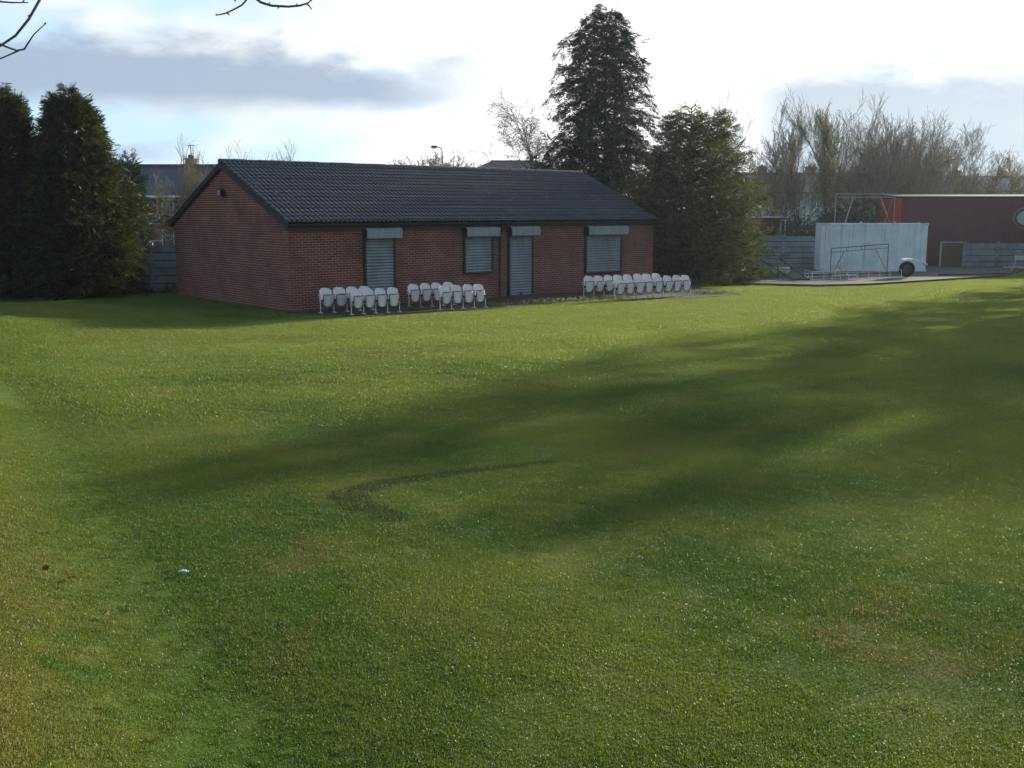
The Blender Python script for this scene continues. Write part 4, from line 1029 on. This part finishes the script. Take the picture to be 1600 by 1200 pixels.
for i, (x, y, ww, lab) in enumerate(((-3.0, 31.6, .5, 'tiny weeds at the right legs of the leftmost front seats'), (-.6, 32.9, .7, 'weeds beside the right end of the left seats'), (.8, 34.0, 1.2, 'weeds on the dirt strip in front of the right door'),
        (1.9, 35.2, 1.4, 'weeds on the dirt mound left of the long seat rows'), (3.4, 36.0, 1.2, 'weeds under the start of the long seat rows'), (6.2, 38.6, 1.6, 'weeds behind the right end of the long seat rows'), (7.4, 37.9, 1.2, 'weeds past the right end of the long seat rows'))):
    tuft('weed_clump', lab, x, y, ww, int(90*ww)+100, .13, weed, 60+i, GW).location.z = .02
soilm = mat('dark_soil', (.04, .028, .018), .95, build=grime((.045, .032, .020), (.07, .052, .03), 6, .7, bump=.03))
def mound(label, x, y, a, L_, W_, h, seed):
    r = random.Random(seed); b = MB(); nx_, ny_ = 30, 10; V = []
    for j in range(ny_+1):
        for i in range(nx_+1):
            u, v = -1+2*i/nx_, -1+2*j/ny_; q = max(0, 1-(u*u)**1.2-(v*v)); V.append((u*L_/2, v*W_/2, h*q**.6*r.uniform(.5, 1.15) if q > 0 else -.03))
    F = [(j*(nx_+1)+i, j*(nx_+1)+i+1, (j+1)*(nx_+1)+i+1, (j+1)*(nx_+1)+i) for j in range(ny_) for i in range(nx_)]
    me = bpy.data.meshes.new('soil_mound'); me.from_pydata(V, [], F); me.materials.append(soilm); o = bpy.data.objects.new('soil_mound', me); COL.objects.link(o)
    o.location = (x, y, .015); o.rotation_euler = (0, 0, a); return tag(o, label, 'soil')
mound('low dark soil mound at the lawn edge before the right shuttered door', 1.3, 34.6, R(40), 3.6, .9, .15, 3)
tag(MB().box((-.04, -.012, 0), (.04, .012, .008)).box((-.02, -.02, .008), (.02, .02, .014)).build('litter_scrap', mat('pale_blue_plastic', (.28, .38, .48), .4)), 'pale blue scrap of litter on the lower left lawn', 'litter').location = (-2.72, 8.27, hz(-2.72, 8.27)+.03)
leafm = mat('dead_leaf_brown', (.11, .045, .025), .8)
for i, (u, x, y, lab) in enumerate(((0, -3.69, 7.86, 'larger reddish brown dead leaf on the bank grass'), (0, -2.93, 7.16, 'dark red dead leaf lower on the bank edge'), (0, -3.45, 7.80, 'small brown dead leaf right of the larger one on the bank'))):
    b = MB(); r = random.Random(i); n = 7; P = []
    for k in range(n*2):
        a = math.pi*k/n; q = (.034 if i != 1 else .026)*(1.0 if k % 2 else .72)*r.uniform(.85, 1.15); P.append((q*math.cos(a)*1.5, q*math.sin(a), .012*math.sin(2*a)))
    for k in range(n*2): b.quad([(0, 0, .004), P[k], P[(k+1) % (n*2)]])
    o = b.build('dead_leaf', leafm); tag(o, lab, 'leaf', 'dead leaves on the bank'); o.location = (x, y, hz(x, y)+.055); o.rotation_euler = (.2, .15, i)
# old white line / hose by the left shade
b = MB(); b.tube([(-13.2, 30.85, .035), (-12, 30.95, .03), (-10.6, 31.0, .035), (-9.3, 31.2, .03)], .018, 6); tag(b.build('hose', frame_w), 'thin white hose lying in the shade left of the pavilion', 'hose')

# ------------------------------------------------------------------ haze
b = MB(); b.box((-160, -60, -2.2), (200, 260, 24)); hzo = b.build('haze', None); hzo['kind'] = 'stuff'
hm = bpy.data.materials.new('haze'); hm.use_nodes = True; T = NT(hm.node_tree)
pvn = T.new('ShaderNodeVolumePrincipled'); pvn.inputs['Color'].default_value = (.75, .88, 1, 1); pvn.inputs['Density'].default_value = .00026; pvn.inputs['Anisotropy'].default_value = .55
o_ = T.new('ShaderNodeOutputMaterial'); hm.node_tree.links.new(pvn.outputs[0], o_.inputs['Volume'])
hzo.data.materials.append(hm)
